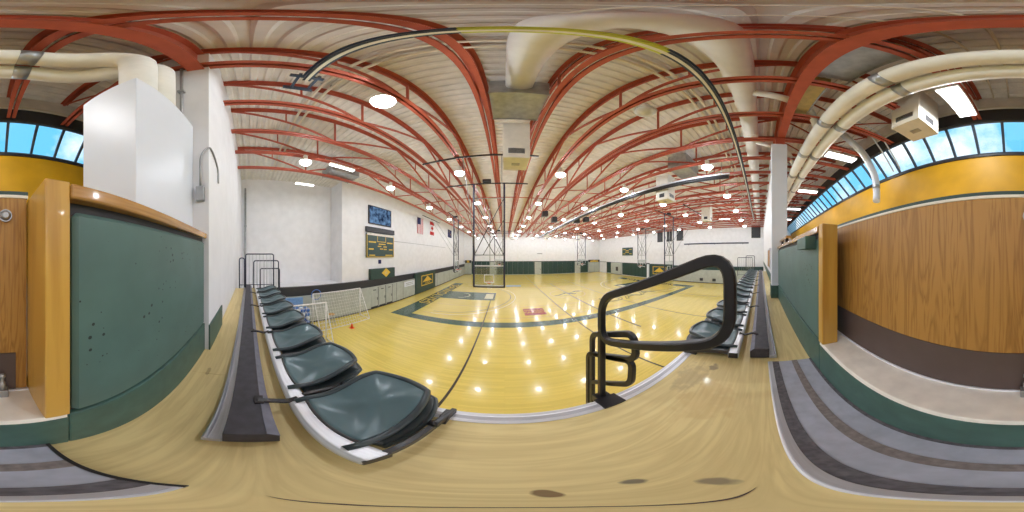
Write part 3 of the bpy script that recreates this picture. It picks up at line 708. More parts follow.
# ------------------------------------------------------------------ ceiling-hung basketball backboards
def basket(px, py, face, label, mirror=1):
    t = thing('basketball_hoop', (px,py,-1.1), label, 'basketball hoop', 'ceiling hung basketball hoops')
    def P(a, d, z):      # a across the board, d towards the court
        return {'+y': (px+a, py+d, z), '-y': (px+a, py-d, z), '+x': (px+d, py+a, z), '-x': (px-d, py+a, z)}[face]
    def bx(m, a0,a1,d0,d1,z0,z1):
        p, q = P(a0,d0,z0), P(a1,d1,z1)
        m.box(min(p[0],q[0]),max(p[0],q[0]),min(p[1],q[1]),max(p[1],q[1]),z0,z1); return m
    zb, zt, w = -1.62, -0.50, 0.79
    bx(MB(), -w+0.03,w-0.03,-0.008,0.008,zb+0.04,zt-0.03).build('backboard', 'boardglass', t)
    m = MB(); bx(m,-w,w,-0.02,0.02,zt-0.05,zt); bx(m,-w,-w+0.04,-0.02,0.02,zb,zt); bx(m,w-0.04,w,-0.02,0.02,zb,zt); bx(m,-w,w,-0.02,0.02,zb+0.03,zb+0.09); m.build('board_frame', 'alulight', t)
    m = MB(); s = 0.26
    bx(m,-s,s,-0.010,0.010,zb+0.62,zb+0.66); bx(m,-s,s,-0.010,0.010,zb+0.22,zb+0.26); bx(m,-s,-s+0.04,-0.010,0.010,zb+0.26,zb+0.62); bx(m,s-0.04,s,-0.010,0.010,zb+0.26,zb+0.62); m.build('shooter_square', 'white', t)
    m = MB(); bx(m,-w-0.04,w+0.04,-0.04,0.04,zb-0.04,zb+0.04); bx(m,-w-0.04,-w+0.04,-0.04,0.04,zb,zb+0.34); bx(m,w-0.04,w+0.04,-0.04,0.04,zb,zb+0.34); m.build('edge_padding', 'dark', t, bevel=0.015)
    rc = [P(0.2*math.cos(2*PI*k/20), 0.33+0.2*math.sin(2*PI*k/20), zb+0.24) for k in range(20)]
    rim = MB().tube(rc, 0.009, 6, closed=True); rim = bx(rim, -0.07,0.07,0.0,0.14,zb+0.17,zb+0.25).build('rim', 'orange', t)
    nm = MB()
    for k in range(12):
        a = 2*PI*k/12; b_ = a+PI/12; c = a+PI/6
        for (u0,u1) in (((a,0.2,0.24),(b_,0.14,0.06)),((c,0.2,0.24),(b_,0.14,0.06)),((b_,0.14,0.06),(a,0.11,-0.14)),((b_,0.14,0.06),(c,0.11,-0.14))):
            nm.tube([P(u[1]*math.cos(u[0]),0.33+u[1]*math.sin(u[0]),zb+u[2]) for u in (u0,u1)], 0.004, 4)
    nm.build('net', 'net', rim)
    for sg in (-1,1):
        MB().tube([P(sg*w,-0.05,zb+0.05),P(sg*w,-0.05,HB-0.1)], 0.03, 8, flat=(0.045,0.045)).build('mast', 'navyblack', t)
        MB().tube([P(sg*w,-0.05,0.0),P(-sg*w,-0.05,3.1)], 0.022, 6).build('cross_brace', 'black', t)
        MB().tube([P(sg*0.3,-0.08,0.05),P(-sg*w,-0.08,1.9)], 0.018, 6).build('cross_brace', 'black', t)
        MB().tube([P(sg*0.7,-0.05,0.0),P(sg*0.7,-2.7,HB-0.05)], 0.018, 6).build('stay_pole', 'steel', t)
    for z, mm in ((zt,'alulight'),(0.05,'steel'),(3.1,'steel')):
        MB().tube([P(-w,-0.05,z),P(w,-0.05,z)], 0.024, 8).build('cross_bar', mm, t)
    MB().tube([P(-2.3,-0.05,HB-0.1),P(2.0,-0.05,HB-0.1)], 0.04, 8).build('pivot_bar', 'black', t)
    MB().tube([P(-2.3,-2.75,HB-0.05),P(2.0,-2.75,HB-0.05)], 0.04, 8).build('rear_bar', 'black', t)
    MB().tube([P(0.05,-0.05,zt),P(0.05,-0.05,2.9)], 0.02, 8).build('centre_pole', 'steel', t)
    a = P(-0.1,-0.1,HB+0.08); MB().box(a[0]-0.22,a[0]+0.22,a[1]-0.12,a[1]+0.12,HB-0.06,HB+0.12).build('winch', 'black', t, bevel=0.03)
basket(-0.80, 8.4, '+y', 'glass basketball backboard on black masts nearest the bleacher, above the green key')
basket(13.3, 8.4, '+y', 'glass basketball backboard near the black bar wall on the bleacher side')
basket(-4.9, 16.2, '+x', 'glass basketball backboard hanging before the scoreboard wall above the green painted key')
basket(18.1, 16.2, '-x', 'glass basketball backboard hanging before the wall with three black panels')
basket(-0.80, 26.0, '-y', 'glass basketball backboard by the padded far wall, scoreboard side')
basket(13.3, 26.0, '-y', 'glass basketball backboard by the padded far wall, small board side')

# ------------------------------------------------------------------ scoreboard wall
x = XL
t = thing('video_screen', (x+0.05,9.5,2.5), 'blue lit picture screen high above the scoreboard', 'screen')
B(x, x+0.10, 8.2, 10.8, 2.48, 3.98).build('frame', 'dark', t, bevel=0.01)
sm = bpy.data.materials.new('screen_mottle'); sm.use_nodes = True
nt = sm.node_tree; nt.nodes.clear(); N = nt.nodes.new
tc = N('ShaderNodeTexCoord'); nz = N('ShaderNodeTexNoise'); nz.inputs['Scale'].default_value = 3.2; nz.inputs['Detail'].default_value = 5
rp = N('ShaderNodeValToRGB'); e = rp.color_ramp.elements; e[0].position = 0.35; e[0].color = srgb(30,40,70); e[1].position = 0.68; e[1].color = srgb(130,170,215)
em = N('ShaderNodeEmission'); em.inputs['Strength'].default_value = 0.75; o = N('ShaderNodeOutputMaterial')
nt.links.new(tc.outputs['Object'], nz.inputs['Vector']); nt.links.new(nz.outputs['Fac'], rp.inputs['Fac']); nt.links.new(rp.outputs[0], em.inputs[0]); nt.links.new(em.outputs[0], o.inputs[0])
B(x+0.10, x+0.104, 8.28, 10.72, 2.56, 3.90).build('display', sm, t)
t = thing('scoreboard', (x+0.05,9.5,0), 'dark green scoreboard with yellow panels below the blue screen', 'scoreboard')
B(x, x+0.14, 7.95, 11.1, -0.10, 1.75).build('face', 'greendark', t, bevel=0.01)
B(x, x+0.18, 7.9, 11.15, 1.82, 2.22).build('header', 'dark', t, bevel=0.01)
B(x+0.13, x+0.145, 7.98, 11.07, 1.58, 1.74).build('top_strip', 'cream', t)
fx = x+0.14
m = MB(); m.box(fx,fx+0.012,7.95,11.1,-0.10,-0.05).box(fx,fx+0.012,7.95,8.0,-0.1,1.6).box(fx,fx+0.012,11.05,11.1,-0.1,1.6)
m.build('border', 'gold', t)
for (a,b_,c,d) in ((8.15,8.9,1.02,1.12),(10.2,10.9,1.02,1.12),(9.05,10.05,1.10,1.15),(9.05,9.09,1.15,1.55),(10.01,10.05,1.15,1.55),(9.1,9.5,0.72,0.80),(9.2,10.0,0.90,0.98),(9.75,10.15,0.70,0.78),(9.35,9.7,0.52,0.6),(9.8,10.15,0.5,0.58),(8.15,8.65,0.48,0.58),(10.45,10.9,0.48,0.56),(8.2,8.8,0.02,0.1),(10.0,10.9,0.02,0.1)):
    B(fx,fx+0.012,a,b_,c,d).build('yellow_panel', 'gold', t)
def flag(y0, y1, z0, z1, label, kind):
    t = thing('flag', (x+0.02,(y0+y1)/2,z0), label, 'flag')
    def wav(m, a, b_, c, d, off=0.0):
        fn = lambda u, v: (x+0.05+off+0.015*math.sin(6*(a+(b_-a)*(u+1)/2)), a+(b_-a)*(u+1)/2, c+(d-c)*(v+1)/2)
        return m.grid(fn, 10, 4)
    if kind == 'us':
        n = 9; w = (y1-y0)/n
        for i in range(n): wav(MB(), y0+i*w, y0+(i+1)*w, z0, z1).build('stripe', 'redcloth' if i % 2 == 0 else 'white', t)
        wav(MB(), y0, y0+w*5, z0+(z1-z0)*0.58, z1, 0.012).build('canton', 'navyflag', t)
    elif kind == 'ca':
        h = (z1-z0); wav(MB(), y0, y1, z0, z1).build('field', 'white', t)
        wav(MB(), y0, y1, z0, z0+h*0.25, 0.012).build('band', 'redcloth', t); wav(MB(), y0, y1, z1-h*0.25, z1, 0.012).build('band', 'redcloth', t)
        cy, cz, s = (y0+y1)/2, (z0+z1)/2, 0.36
        leaf = [(0,.5),(.12,.3),(.25,.36),(.2,.1),(.38,.2),(.5,.0),(.3,-.18),(.06,-.22),(.04,-.45),(-.04,-.45),(-.06,-.22),(-.3,-.18),(-.5,0),(-.38,.2),(-.2,.1),(-.25,.36),(-.12,.3)]
        MB().prism([(cy+a*2*s, cz+b_*2*s) for a,b_ in leaf], 'X', x+0.07, x+0.085).build('leaf', 'redcloth', t)
    else:
        wav(MB(), y0, y1, z0, z1).build('field', 'navyflag', t)
        for a,b_ in ((.3,.8),(.45,.7),(.5,.55),(.65,.45),(.6,.3),(.8,.3),(.75,.5)):
            MB().tube([(x+0.06,y0+(y1-y0)*a,z0+(z1-z0)*b_),(x+0.085,y0+(y1-y0)*a,z0+(z1-z0)*b_)],0.05,6).build('star','gold',t)
    MB().tube([(x+0.05,y0-0.05,z1),(x+0.05,y1+0.05,z1)],0.02,6).build('rod','steel',t)
flag(15.3, 16.6, 2.5, 4.35, 'striped red and white flag with navy canton hanging on the wall', 'us')
flag(18.4, 19.6, 2.7, 4.45, 'red and white flag with a red leaf hanging on the wall', 'ca')
flag(25.0, 26.9, 3.1, 4.4, 'navy blue flag with small gold stars near the far corner', 'ak')
# grey folded bank of seats / cabinets with dark band above
t = thing('wall_bench_bank', (x+0.2,10,FL), 'grey panelled folded bench bank along the scoreboard wall', 'bench bank')
B(x+0.11, x+0.34, 1.2, YF-0.02, FL+0.10, -2.34).build('front_panel', 'locker', t)
B(x+0.11, x+0.31, 1.2, YF-0.02, FL, FL+0.10).build('kick_space', 'dark', t)
for yy in (8.2, 9.05, 9.9):
    d = B(x+0.34, x+0.365, yy, yy+0.70, FL+0.22, -2.45).build('door', 'locker', t, bevel=0.006)
    B(x+0.365, x+0.385, yy+0.60, yy+0.64, -3.4, -3.2).build('handle', 'dark', d); B(x+0.365,x+0.37,yy+0.2,yy+0.5,-2.62,-2.56).build('vent','dark',d)
    B(x+0.34,x+0.352,yy+0.70,yy+0.76,FL+0.1,-2.40).build('gap_strip','dark',t); B(x+0.34,x+0.372,yy,yy+0.70,FL+0.1,FL+0.2).build('gap_strip','dark',t)
for yy in (11.2, 12.2, 20, 22.5, 25, 28, 31): B(x+0.34,x+0.346,yy,yy+0.03,FL+0.1,-2.36).build('seam','dark',t)
struct(B(x-0.02, x+0.22, -0.3, YF, -2.34, -1.80).build('trim_8', 'dark'))
struct(B(XLA, x-0.02, -0.4, YA, -2.30, -1.82).build('trim_9', 'white'))
struct(B(XLA, x+0.1, -0.4, YA+0.28, FL, -2.34).build('trim_10', 'dark'))
struct(B(x, x+0.02, 11.2, 24, 1.28, 1.33).build('trim_11', 'steel'))
t = thing('scorer_box', (x+0.2,9.6,-1.8), 'dark green box with a gold diamond emblem on the wall ledge', 'box')
B(x, x+0.26, 8.25, 11.1, -1.80, -0.98).build('body', 'greendark', t, bevel=0.015)
cy, cz = 9.95, -1.35
MB().prism([(cy-0.52,cz),(cy,cz+0.36),(cy+0.52,cz),(cy,cz-0.36)], 'X', x+0.26, x+0.272).build('emblem', 'gold', t)
MB().prism([(cy-0.2,cz-0.1),(cy,cz+0.18),(cy+0.2,cz-0.1)], 'X', x+0.272, x+0.28).build('emblem_peak', 'fibre', t)
tag(B(x, x+0.05, 9.3, 9.6, -0.62, -0.30).build('wall_plate', 'navyflag', bevel=0.01), 'small navy square plate on the wall under the scoreboard', 'sign')
t = thing('paper_sign', (x+0.36,13,-3), 'white paper sign on the grey panels beside the green banner', 'sign')
B(x+0.347,x+0.355,12.4,14.2,-2.95,-2.45).build('sheet','panelwhite',t)
for q in range(2): B(x+0.355,x+0.357,12.65,13.95,-2.66-q*0.16,-2.60-q*0.16).build('text_line','steel',t)
def banner(face, a0, a1, z0, z1, label):
    """green pad with gold framed mountain emblem; face: '+x' on the scoreboard wall, '-x' on the opposite wall"""
    t = thing('emblem_pad', (x if face == '+x' else XR, (a0+a1)/2, z0), label, 'wall pad', 'green pads with gold mountain emblem')
    def pr(pts, d0, d1, nm, m, par=t):
        b0, b1 = (XL+d0, XL+d1) if face == '+x' else (XR-d1, XR-d0)
        return MB().prism(pts, 'X', b0, b1).build(nm, m, par)
    R = lambda p,q,r,s: [(p,r),(q,r),(q,s),(p,s)]
    pr(R(a0,a1,z0,z1), 0, 0.42 if face == '+x' else 0.12, 'pad', 'greendark')
    f = 0.42 if face == '+x' else 0.12
    w, h = a1-a0, z1-z0; p, q = a0+w*0.25, a1-w*0.16; r, s = z0+h*0.30, z1-h*0.16
    pr(R(p,q,r,s), f, f+0.006, 'emblem_border', 'gold'); pr(R(p+0.14,q-0.14,r+0.1,s-0.1), f+0.006, f+0.010, 'emblem_field', 'greendark')
    c = (p+q)/2; pr([(p+0.25,r+0.42),(c,s-0.14),(q-0.25,r+0.42)], f+0.010, f+0.014, 'emblem_mountain', 'gold')
    text('emblem_text', 'UAA', 0.32, ((XL+f+0.012) if face == '+x' else (XR-f-0.012), c, r+0.25), (PI/2,0,PI/2 if face == '+x' else -PI/2), 'gold', t, sx=1.9)
banner('+x', 14.3, 19.2, FL+0.1, -1.82, 'green wall pad with gold mountain emblem on the scoreboard wall')

# ------------------------------------------------------------------ soccer goals, stool, cone, blue balls
def goal(xa, ya, yb, dep, label):
    t = thing('soccer_goal', (xa,(ya+yb)/2,FL), label, 'soccer goal', 'white indoor soccer goals')
    zt = -2.17; r = 0.035
    for yy in (ya,yb):
        MB().tube([(xa,yy,FL),(xa,yy,zt)], r, 8).build('goal_post', 'net', t)
        MB().tube(fillet([(xa,yy,zt),(xa+dep*0.05,yy,zt),(xa+dep,yy,FL+0.03),(xa,yy,FL+0.03)],0.06,4), 0.022, 6).build('side_frame', 'net', t)
    MB().tube([(xa,ya,zt),(xa,yb,zt)], r, 8).build('crossbar', 'net', t)
    MB().tube([(xa+dep,ya,FL+0.03),(xa+dep,yb,FL+0.03)], 0.02, 6).build('ground_bar', 'net', t)
    m = MB(); n = int((yb-ya)/0.16)
    for i in range(n+1):
        yy = ya+(yb-ya)*i/n; m.tube([(xa+dep*0.05,yy,zt),(xa+dep,yy,FL+0.03)], 0.006, 4, caps=False)
    for j in range(12):
        f = j/11; xx = xa+dep*(0.05+0.95*f); zz = zt+(FL+0.03-zt)*f
        m.tube([(xx,ya,zz),(xx,yb,zz)], 0.006, 4, caps=False)
    m.build('net', 'net', t)
goal(-8.4, 3.5, 6.85, 0.95, 'white soccer goal against the grey panels, the one farther from the bleacher')
goal(-6.6, 0.95, 3.4, 0.7, 'white soccer goal just below the chair row, nearer the bleacher')
t = thing('stool', (-7.95,4.45,FL), 'steel stool with a yellow wooden seat beside the soccer goal', 'stool')
MB().lathe([(0.17,0),(0.19,0.01),(0.19,0.035),(0.17,0.045)], (-7.95,4.45,FL+0.68), 18).build('seat', 'oak_post', t)
for a in range(4):
    ca, sa = math.cos(a*PI/2+0.7), math.sin(a*PI/2+0.7)
    MB().tube([(-7.95+0.12*ca,4.45+0.12*sa,FL+0.68),(-7.95+0.22*ca,4.45+0.22*sa,FL)], 0.014, 6).build('leg', 'steel', t)
MB().tube([(-7.95+0.18*math.cos(q*PI/6),4.45+0.18*math.sin(q*PI/6),FL+0.25) for q in range(12)], 0.01, 6, closed=True).build('foot_ring', 'steel', t)
t = thing('traffic_cone', (-7.0,5.15,FL), 'small orange cone on the court in front of the soccer goal', 'cone')
B(-7.12,-6.88,5.03,5.27,FL,FL+0.02).build('base', 'orange', t, bevel=0.008); MB().lathe([(0.09,0.02),(0.02,0.28),(0.015,0.285)], (-7.0,5.15,FL), 16).build('body', 'orange', t)
t = thing('ball_cart', (-7.6,2.4,FL), 'steel wire ball cart holding blue balls behind the nearer soccer goal', 'cart')
cx0,cx1,cy0,cy1 = -8.15,-7.5,1.5,3.1; m = MB()
for a in (cx0,cx1):
    for b_ in (cy0,cy1): m.tube([(a,b_,FL+0.12),(a,b_,FL+1.45)],0.018,6)
for zz in (0.25,1.45): m.tube([(cx0,cy0,FL+zz),(cx1,cy0,FL+zz),(cx1,cy1,FL+zz),(cx0,cy1,FL+zz)],0.016,6,closed=True)
for q in range(1,9): m.tube([(cx1,cy0+0.2*q-0.1,FL+0.25),(cx1,cy0+0.2*q-0.1,FL+1.45)],0.006,4)
m.build('wire_frame','steel',t); B(cx0,cx1,cy0,cy1,FL+0.22,FL+0.25).build('tray','steel',t)
for a in (cx0+0.05,cx1-0.05):
    for b_ in (cy0+0.05,cy1-0.05): MB().tube([(a-0.02,b_,FL+0.06),(a+0.02,b_,FL+0.06)],0.06,10).build('wheel','black',t)
sph = [(0.115*math.sin(PI*q/8)+0.0005, -0.115*math.cos(PI*q/8)) for q in range(9)]
proto = {}
for lz in range(5):
    for by in range(6):
        for bxx in range(2):
            p = (cx0+0.17+bxx*0.3, cy0+0.17+by*0.25, FL+0.37+lz*0.225); c = 'blueplastic' if (lz+by+bxx) % 4 else 'panelwhite'
            if c in proto: o = proto[c].copy(); col.objects.link(o)
            else: o = proto[c] = MB().lathe(sph, (0,0,0), 14).build('ball', c, local=True)
            o.location = (p[0]+random.uniform(-.01,.01), p[1], p[2]+H)
            tag(o, '%s ball in the wire cart behind the nearer soccer goal' % ('blue' if c == 'blueplastic' else 'white'), 'ball', '%s balls in the wire cart' % ('blue' if c == 'blueplastic' else 'white'))
tag(B(-8.72,-8.6,0.6,3.0,FL+0.0,-2.36).build('crash_mat','pale_blue',bevel=0.03), 'pale blue crash mat standing against the grey panels behind the goal', 'mat')
t = thing('hula_hoop', (-9.3,3.3,FL), 'blue hoop hanging at the top corner of the farther soccer goal', 'hoop')
MB().tube([(-8.50, 3.75+0.30*math.cos(q*PI/12), -2.25+0.30*math.sin(q*PI/12)) for q in range(24)], 0.02, 6, closed=True).build('ring', 'blueplastic', t)

# ------------------------------------------------------------------ far wall
def pads(axis, a0, a1, z0, z1, n, nm):
    m = MB(); w = (a1-a0)/n
    for i in range(n):
        p, q = a0+i*w+0.012, a0+(i+1)*w-0.012
        if axis == 'far': m.box(p,q,YF-0.07,YF,z0,z1)
        else: m.box(XR-0.07,XR,p,q,z0,z1)
    return struct(m.build(nm, 'greendark', bevel=0.012))
Z1 = -1.22
pads('far', -7.3, 20.0, FL+0.08, Z1, 24, 'trim_12')
struct(B(-9.1, XR, YF-0.05, YF, Z1, Z1+0.07).build('trim_13', 'dark'))
struct(B(-9.1, XR, YF-0.04, YF, FL, FL+0.08).build('trim_14', 'locker'))
for i, (a, nm) in enumerate(((-2.5,'grey door in the padded far wall behind the nearest backboard'),(7.4,'grey door in the padded far wall, middle one'),(17.1,'grey door in the padded far wall by the small board corner'))):
    t = thing('wall_hatch', (a,YF,FL), nm, 'door', 'grey doors in the padded far wall')
    B(a-0.75,a+0.75,YF-0.10,YF,FL+0.02,Z1-0.1).build('leaf','locker',t,bevel=0.01)
    for zz in (0.6,1.3,2.0): B(a-0.6,a+0.6,YF-0.11,YF-0.10,FL+zz,FL+zz+0.04).build('groove','steel',t)
    B(a+0.5,a+0.58,YF-0.14,YF-0.10,FL+1.0,FL+1.25).build('handle','dark',t)
for (a,b_,lab,l2) in ((-8.7,-7.35,'grey cabinet in the far corner on the scoreboard side','black and gold sign above the grey cabinet in the scoreboard side corner'),(20.1,23.3,'grey cabinet in the far corner beside the small board wall','black and gold sign above the grey cabinet in the small board corner')):
    t = thing('cabinet', ((a+b_)/2,YF-0.2,FL), lab, 'cabinet')
    B(a,b_,YF-0.35,YF,FL+0.08,-1.55).build('body','locker',t,bevel=0.01); B(a+0.02,b_-0.02,YF-0.3,YF,FL,FL+0.08).build('plinth','dark',t)
    B((a+b_)/2-0.01,(a+b_)/2+0.01,YF-0.355,YF-0.35,FL+0.1,-1.6).build('door_gap','dark',t)
    t = thing('wall_sign', ((a+b_)/2,YF-0.2,-1.5), l2, 'sign')
    B(a,b_,YF-0.3,YF-0.02,-1.55,-0.95).build('board','dark',t)
    MB().prism([(a+0.35,-1.45),(b_-0.35,-1.45),(b_-0.5,-1.15),(a+0.5,-1.15)], 'Y', YF-0.31, YF-0.30).build('emblem','gold',t)
    MB().box((a+b_)/2-0.3,(a+b_)/2+0.3,YF-0.31,YF-0.30,-1.1,-1.0).build('emblem','gold',t)
t = thing('downpipe', (-7.0,YF-0.1,FL), 'grey vertical pipe on the far wall near the scoreboard corner', 'pipe')
MB().tube([(-6.9,YF-0.12,Z1),(-6.9,YF-0.12,4.8)],0.13,10).build('pipe','steel',t); B(-7.1,-6.7,YF-0.1,YF,2.0,2.1).build('strap','steel',t)
for q, xx in enumerate((-3.2, 2.9, 9.4, 16.0)): struct(B(xx,xx+0.03,YF-0.012,YF,Z1+0.07,DECK).build('trim_%d'%(15+q),'cream'))
t = thing('wall_vent', (7.7,YF,0), 'small grey louvre high on the padded far wall', 'vent')
B(7.2,8.4,YF-0.04,YF,0.45,0.62).build('frame','steel',t); 
for q in range(4): B(7.25,8.35,YF-0.05,YF-0.04,0.47+q*0.035,0.485+q*0.035).build('slat','dark',t)

# ------------------------------------------------------------------ right wall
pads('right', 19.6, 26.5, FL+0.08, -1.5, 7, 'trim_20')
pads('right', 30.4, 32.2, FL+0.08, -1.5, 2, 'trim_21')
struct(B(XR-0.05, XR, 14, YF-0.4, -1.5, -1.42).build('trim_22', 'dark'))
t = thing('cabinet', (XR-0.2,28.5,FL), 'grey cabinet with a black square on the small board wall', 'cabinet')
B(XR-0.3,XR,26.7,30.2,FL+0.08,-1.55).build('body','locker',t,bevel=0.01); B(XR-0.31,XR-0.30,27.6,28.4,-3.3,-2.4).build('black_square','dark',t); B(XR-0.28,XR,26.75,30.15,FL,FL+0.08).build('plinth','dark',t)
t = thing('pilaster', (XR-0.1,19.2,FL), 'narrow white pad between green pads under the small scoreboard wall', 'wall pad')
B(XR-0.16,XR,19.0,19.5,FL,-1.5).build('pad','panelwhite',t,bevel=0.02); B(XR-0.18,XR,18.95,19.55,-1.5,-1.3).build('bracket','dark',t)
banner('-x', 13.9, 18.9, FL+0.06, -1.45, 'green wall pad with gold mountain emblem below the three black panels')
t = thing('scoreboard', (XR,25,0), 'small dark scoreboard with yellow panels on the wall of black panels', 'scoreboard')
B(XR-0.14,XR,23.3,26.4,0.1,1.75).build('face','greendark',t,bevel=0.01)
for (a,b_,c,d) in ((23.5,24.3,1.3,1.4),(25.3,26.2,1.3,1.4),(24.4,25.3,1.0,1.15),(24.3,25.4,0.7,0.8),(23.5,24.2,0.4,0.5),(25.4,26.2,0.4,0.5)): B(XR-0.15,XR-0.14,a,b_,c,d).build('yellow_panel','gold',t)
for (a,b_,c,d,lab) in ((16.0,17.1,2.45,4.4,'tall black wall panel, the one nearest the small scoreboard'),(14.1,15.1,2.45,4.4,'tall black wall panel, middle of the three together'),(12.0,13.2,2.5,4.45,'tall black wall panel nearest the long black bar'),(0.0,1.3,2.6,4.4,'tall black wall panel alone beside the bleacher corner')):
    t = thing('acoustic_panel', (XR,(a+b_)/2,c), lab, 'panel', 'black panels on the side wall')
    B(XR-0.10,XR,a,b_,c,d).build('cloth_face','dark',t,bevel=0.02); B(XR-0.03,XR,a-0.03,b_+0.03,c-0.03,d+0.03).build('frame','cream',t)
t = thing('wall_bar', (XR,6.7,1.85), 'long thin black bar fixed along the white side wall', 'bar')
B(XR-0.12,XR,1.7,11.8,1.80,1.98).build('bar','navyblack',t,bevel=0.02)
for yy in (2.5,6.7,11): B(XR-0.06,XR,yy,yy+0.1,1.7,1.82).build('bracket','steel',t)
t = thing('wall_bench_bank', (XR-0.2,7,FL), 'grey panelled folded bench bank below the long black bar', 'bench bank')
B(XR-0.34,XR,-0.4,13.8,FL+0.1,-2.1).build('front_panel','locker',t); B(XR-0.31,XR,-0.4,13.8,FL,FL+0.1).build('kick_space','dark',t)
for yy in (2.5,4.5,6.5,8.5): B(XR-0.42,XR-0.34,yy,yy+0.5,FL+0.35,FL+0.75).build('wheel_box','dark',t)
struct(B(XR-0.2, XR, -0.4, 13.8, -2.1, -1.55).build('trim_23', 'greendark'))

# ------------------------------------------------------------------ loudspeakers at mid court
for i, (a,b_,z) in enumerate(((3.6,14.3,3.6),(4.8,15.3,3.35),(7.4,15.6,3.5),(8.2,15.0,3.6))):
    t = thing('loudspeaker', (a,b_,z), ('black hanging loudspeaker, the smallest on the scoreboard side','black hanging loudspeaker nearest the rolled curtain on the scoreboard side','black hanging loudspeaker just past the rolled curtain','black hanging loudspeaker farthest past the rolled curtain')[i], 'loudspeaker', 'loudspeakers over mid court')
    MB().prism([(a-0.28,z),(a+0.28,z+0.05),(a+0.25,z+0.55),(a-0.22,z+0.55)], 'Y', b_-0.25, b_+0.25).build('cabinet','black',t,bevel=0.02)
    MB().prism([(a-0.2,z+0.06),(a+0.2,z+0.09),(a+0.18,z+0.47),(a-0.16,z+0.47)], 'Y', b_-0.262, b_-0.25).build('grille','dark',t)
    MB().tube([(a,b_,z+0.55),(a,b_,HB+0.1)],0.015,6).build('hanger','steel',t)

# ------------------------------------------------------------------ court markings (paint on the floor)
Zf = FL
def mark(nm, m, pts): return MB().prism(pts, 'Z', Zf, Zf+0.0015).build(nm, m, floor)
def rect(nm, m, x0,x1,y0,y1, z=0.0): return B(x0,x1,y0,y1,Zf+z,Zf+z+0.0015).build(nm, m, floor)
def ring(nm, m, cx, cy, r, w, a0, a1, z=0.0, n=48):
    mm = MB(); b = 0
    o = [(cx+r*math.cos(a0+(a1-a0)*i/n), cy+r*math.sin(a0+(a1-a0)*i/n)) for i in range(n+1)]
    q = [(cx+(r-w)*math.cos(a0+(a1-a0)*i/n), cy+(r-w)*math.sin(a0+(a1-a0)*i/n)) for i in range(n+1)]
    for i in range(n):
        mm.v += [(o[i][0],o[i][1],Zf+0.0015+z),(o[i+1][0],o[i+1][1],Zf+0.0015+z),(q[i+1][0],q[i+1][1],Zf+0.0015+z),(q[i][0],q[i][1],Zf+0.0015+z)]
        mm.f.append((4*i+3,4*i+2,4*i+1,4*i)); mm.smooth.append(False)
    for k in range(len(mm.f)): mm.f[k] = mm.f[k][::-1]
    return mm.build(nm, m, floor)
CX0, CX1, CY0, CY1 = -6.05, 19.2, 9.45, 23.0
rect('sideline_marking','court_green',CX0-1.25,CX1+1.25,CY0-0.75,CY0)
rect('sideline_marking','court_line',CX0,CX1,CY1,CY1+0.08)
rect('sideline_marking','court_line',-9,23,24.6,24.68,0.001)
rect('end_marking','court_green',CX0-1.25,CX0,CY0,CY1+0.4)
rect('end_marking','court_green',CX1,CX1+1.25,CY0,CY1+0.4)
text('end_lettering','SEAWOLVES',1.45,(CX0-0.66,17.0,Zf+0.003),(0,0,-PI/2),'gold',floor,0.0008,sx=1.22)
text('end_lettering','SEAWOLVES',1.45,(CX1+0.66,16.4,Zf+0.003),(0,0,PI/2),'gold',floor,0.0008,sx=1.22)
for s, xb in ((1,CX0),(-1,CX1)):
    xe = xb+s*5.15
    rect('key_marking','court_green',min(xb,xe),max(xb,xe),14.6,17.75)
    ring('arc_marking','court_line',xb+s*1.1,16.2,5.6,0.07,(-PI/2 if s>0 else PI/2),(PI/2 if s>0 else 3*PI/2))
    ring('arc_marking','court_white',xb+s*1.1,16.2,6.05,0.06,(-PI/2 if s>0 else PI/2),(PI/2 if s>0 else 3*PI/2),0.0005)
    ring('circle_marking','court_white',xb+s*1.6,16.2,1.0,0.09,(-PI/2 if s>0 else PI/2),(PI/2 if s>0 else 3*PI/2),0.001)
    rect('sponsor_marking','court_white',min(xe-s*1.0,xe-s*0.2),max(xe-s*1.0,xe-s*0.2),15.2,17.2,0.001)
for xx, a, b_ in ((-1.24,1.2,17.5),(4.2,1.2,33.0),(9.9,1.2,33.0),(15.5,1.2,17.5)): rect('line_marking','court_line',xx-0.035,xx+0.035,a,b_,0.0004)
rect('centre_marking','court_line',6.55,6.65,CY0-3.5,CY1,0.0004)
M['court_line2'] = mat('court_tan_line', srgb(178,132,70), 0.3)
for yy in (10.2, 12.65, 20.4): rect('line_marking','court_line2',CX0+0.5,CX1-0.5,yy-0.025,yy+0.025,0.0003)
ring('circle_marking','court_line2',6.6,16.2,1.9,0.05,0,2*PI)
B(1.35,2.85,10.62,12.1,Zf,Zf+0.002).build('sponsor_marking','court_red',floor)
text('sponsor_lettering','WELLS\nFARGO',0.46,(2.1,11.42,Zf+0.003),(0,0,0),'gold',floor,0.0006,sx=1.0)
text('court_lettering','UAA',2.2,(11.5,11.9,Zf+0.004),(0,0,0),'court_green',floor,outline=0.02,sx=1.5)
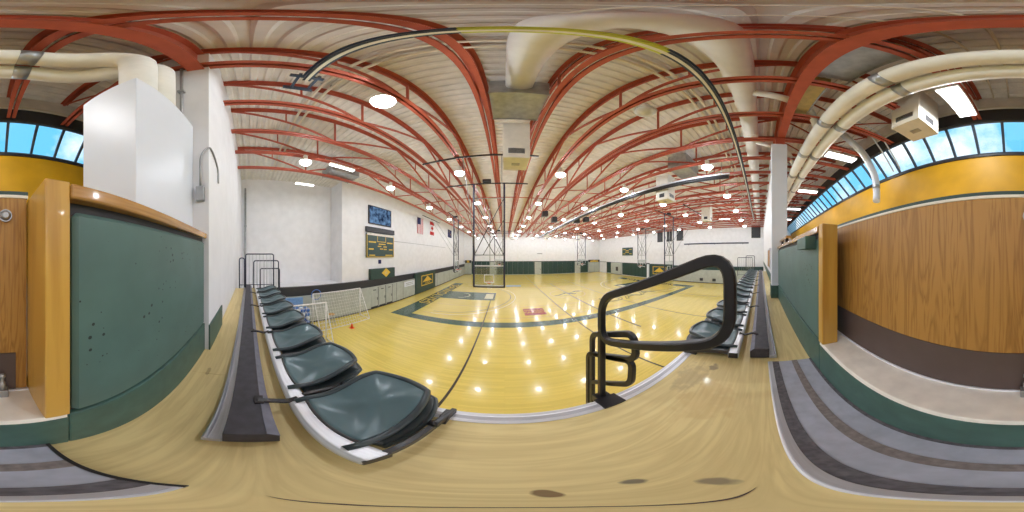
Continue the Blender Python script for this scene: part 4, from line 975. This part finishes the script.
# wolf-like centre mark kept as a loose pattern of brush shapes
random.seed(3)
for (a,b_,l,wd,ang) in ((5.3,15.7,0.9,0.12,0.1),(5.9,16.1,1.1,0.16,0.4),(6.5,16.5,0.9,0.25,0.1),(6.9,16.0,1.0,0.35,-0.5),(7.3,16.6,1.0,0.16,0.2),(8.0,17.0,1.3,0.22,0.25),(8.3,16.7,1.0,0.12,0.1),(6.2,15.5,0.8,0.10,0.0),(7.4,15.9,0.7,0.12,0.5),(6.6,17.0,0.9,0.10,0.3)):
    ca, sa = math.cos(ang), math.sin(ang)
    mark('centre_emblem','court_green',[(a+(u*ca-v*sa), b_+(u*sa+v*ca)) for u,v in ((-l/2,0),(-l/6,-wd/2),(l/2,-wd/5),(l/3,wd/3),(-l/6,wd/2))])
mark('sponsor_marking','pale_blue',[(0.2,21.6),(2.2,21.6),(2.2,22.4),(0.2,22.4)])

# ------------------------------------------------------------------ sky
wd = bpy.data.worlds.new('sky'); sc.world = wd; wd.use_nodes = True
nt = wd.node_tree; nt.nodes.clear(); N = nt.nodes.new; L = nt.links.new
tc = N('ShaderNodeTexCoord'); nz = N('ShaderNodeTexNoise'); nz.inputs['Scale'].default_value = 3.2; nz.inputs['Detail'].default_value = 7; nz.inputs['Roughness'].default_value = 0.55
L(tc.outputs['Generated'], nz.inputs['Vector'])
rp = N('ShaderNodeValToRGB'); e = rp.color_ramp.elements; e[0].position = 0.47; e[0].color = (0.13,0.50,0.78,1); e[1].position = 0.66; e[1].color = (0.85,0.9,0.92,1)
L(nz.outputs['Fac'], rp.inputs['Fac'])
bg = N('ShaderNodeBackground'); bg.inputs['Strength'].default_value = 1.6; o = N('ShaderNodeOutputWorld')
L(rp.outputs['Color'], bg.inputs['Color']); L(bg.outputs[0], o.inputs[0])

# ------------------------------------------------------------------ camera
cd = bpy.data.cameras.new('camera'); cam = bpy.data.objects.new('camera', cd); col.objects.link(cam)
cd.type = 'PANO'
for holder in (cd, getattr(cd, 'cycles', None)):
    try: holder.panorama_type = 'EQUIRECTANGULAR'
    except Exception: pass
cam.location = (0, 0, H); cam.rotation_euler = (PI/2, 0, -math.radians(7.5*360/1024)); cd.clip_start = 0.02; cd.clip_end = 300
sc.camera = cam
sc.view_settings.view_transform = 'Standard'; sc.view_settings.look = 'None'; sc.view_settings.gamma = 1; sc.view_settings.use_curve_mapping = False
sc.view_settings.exposure = 0.0
cy = sc.cycles
cy.use_denoising = True; cy.max_bounces = 8; cy.diffuse_bounces = 5; cy.glossy_bounces = 4; cy.transparent_max_bounces = 16
cy.sample_clamp_indirect = 6.0; cy.use_light_tree = True
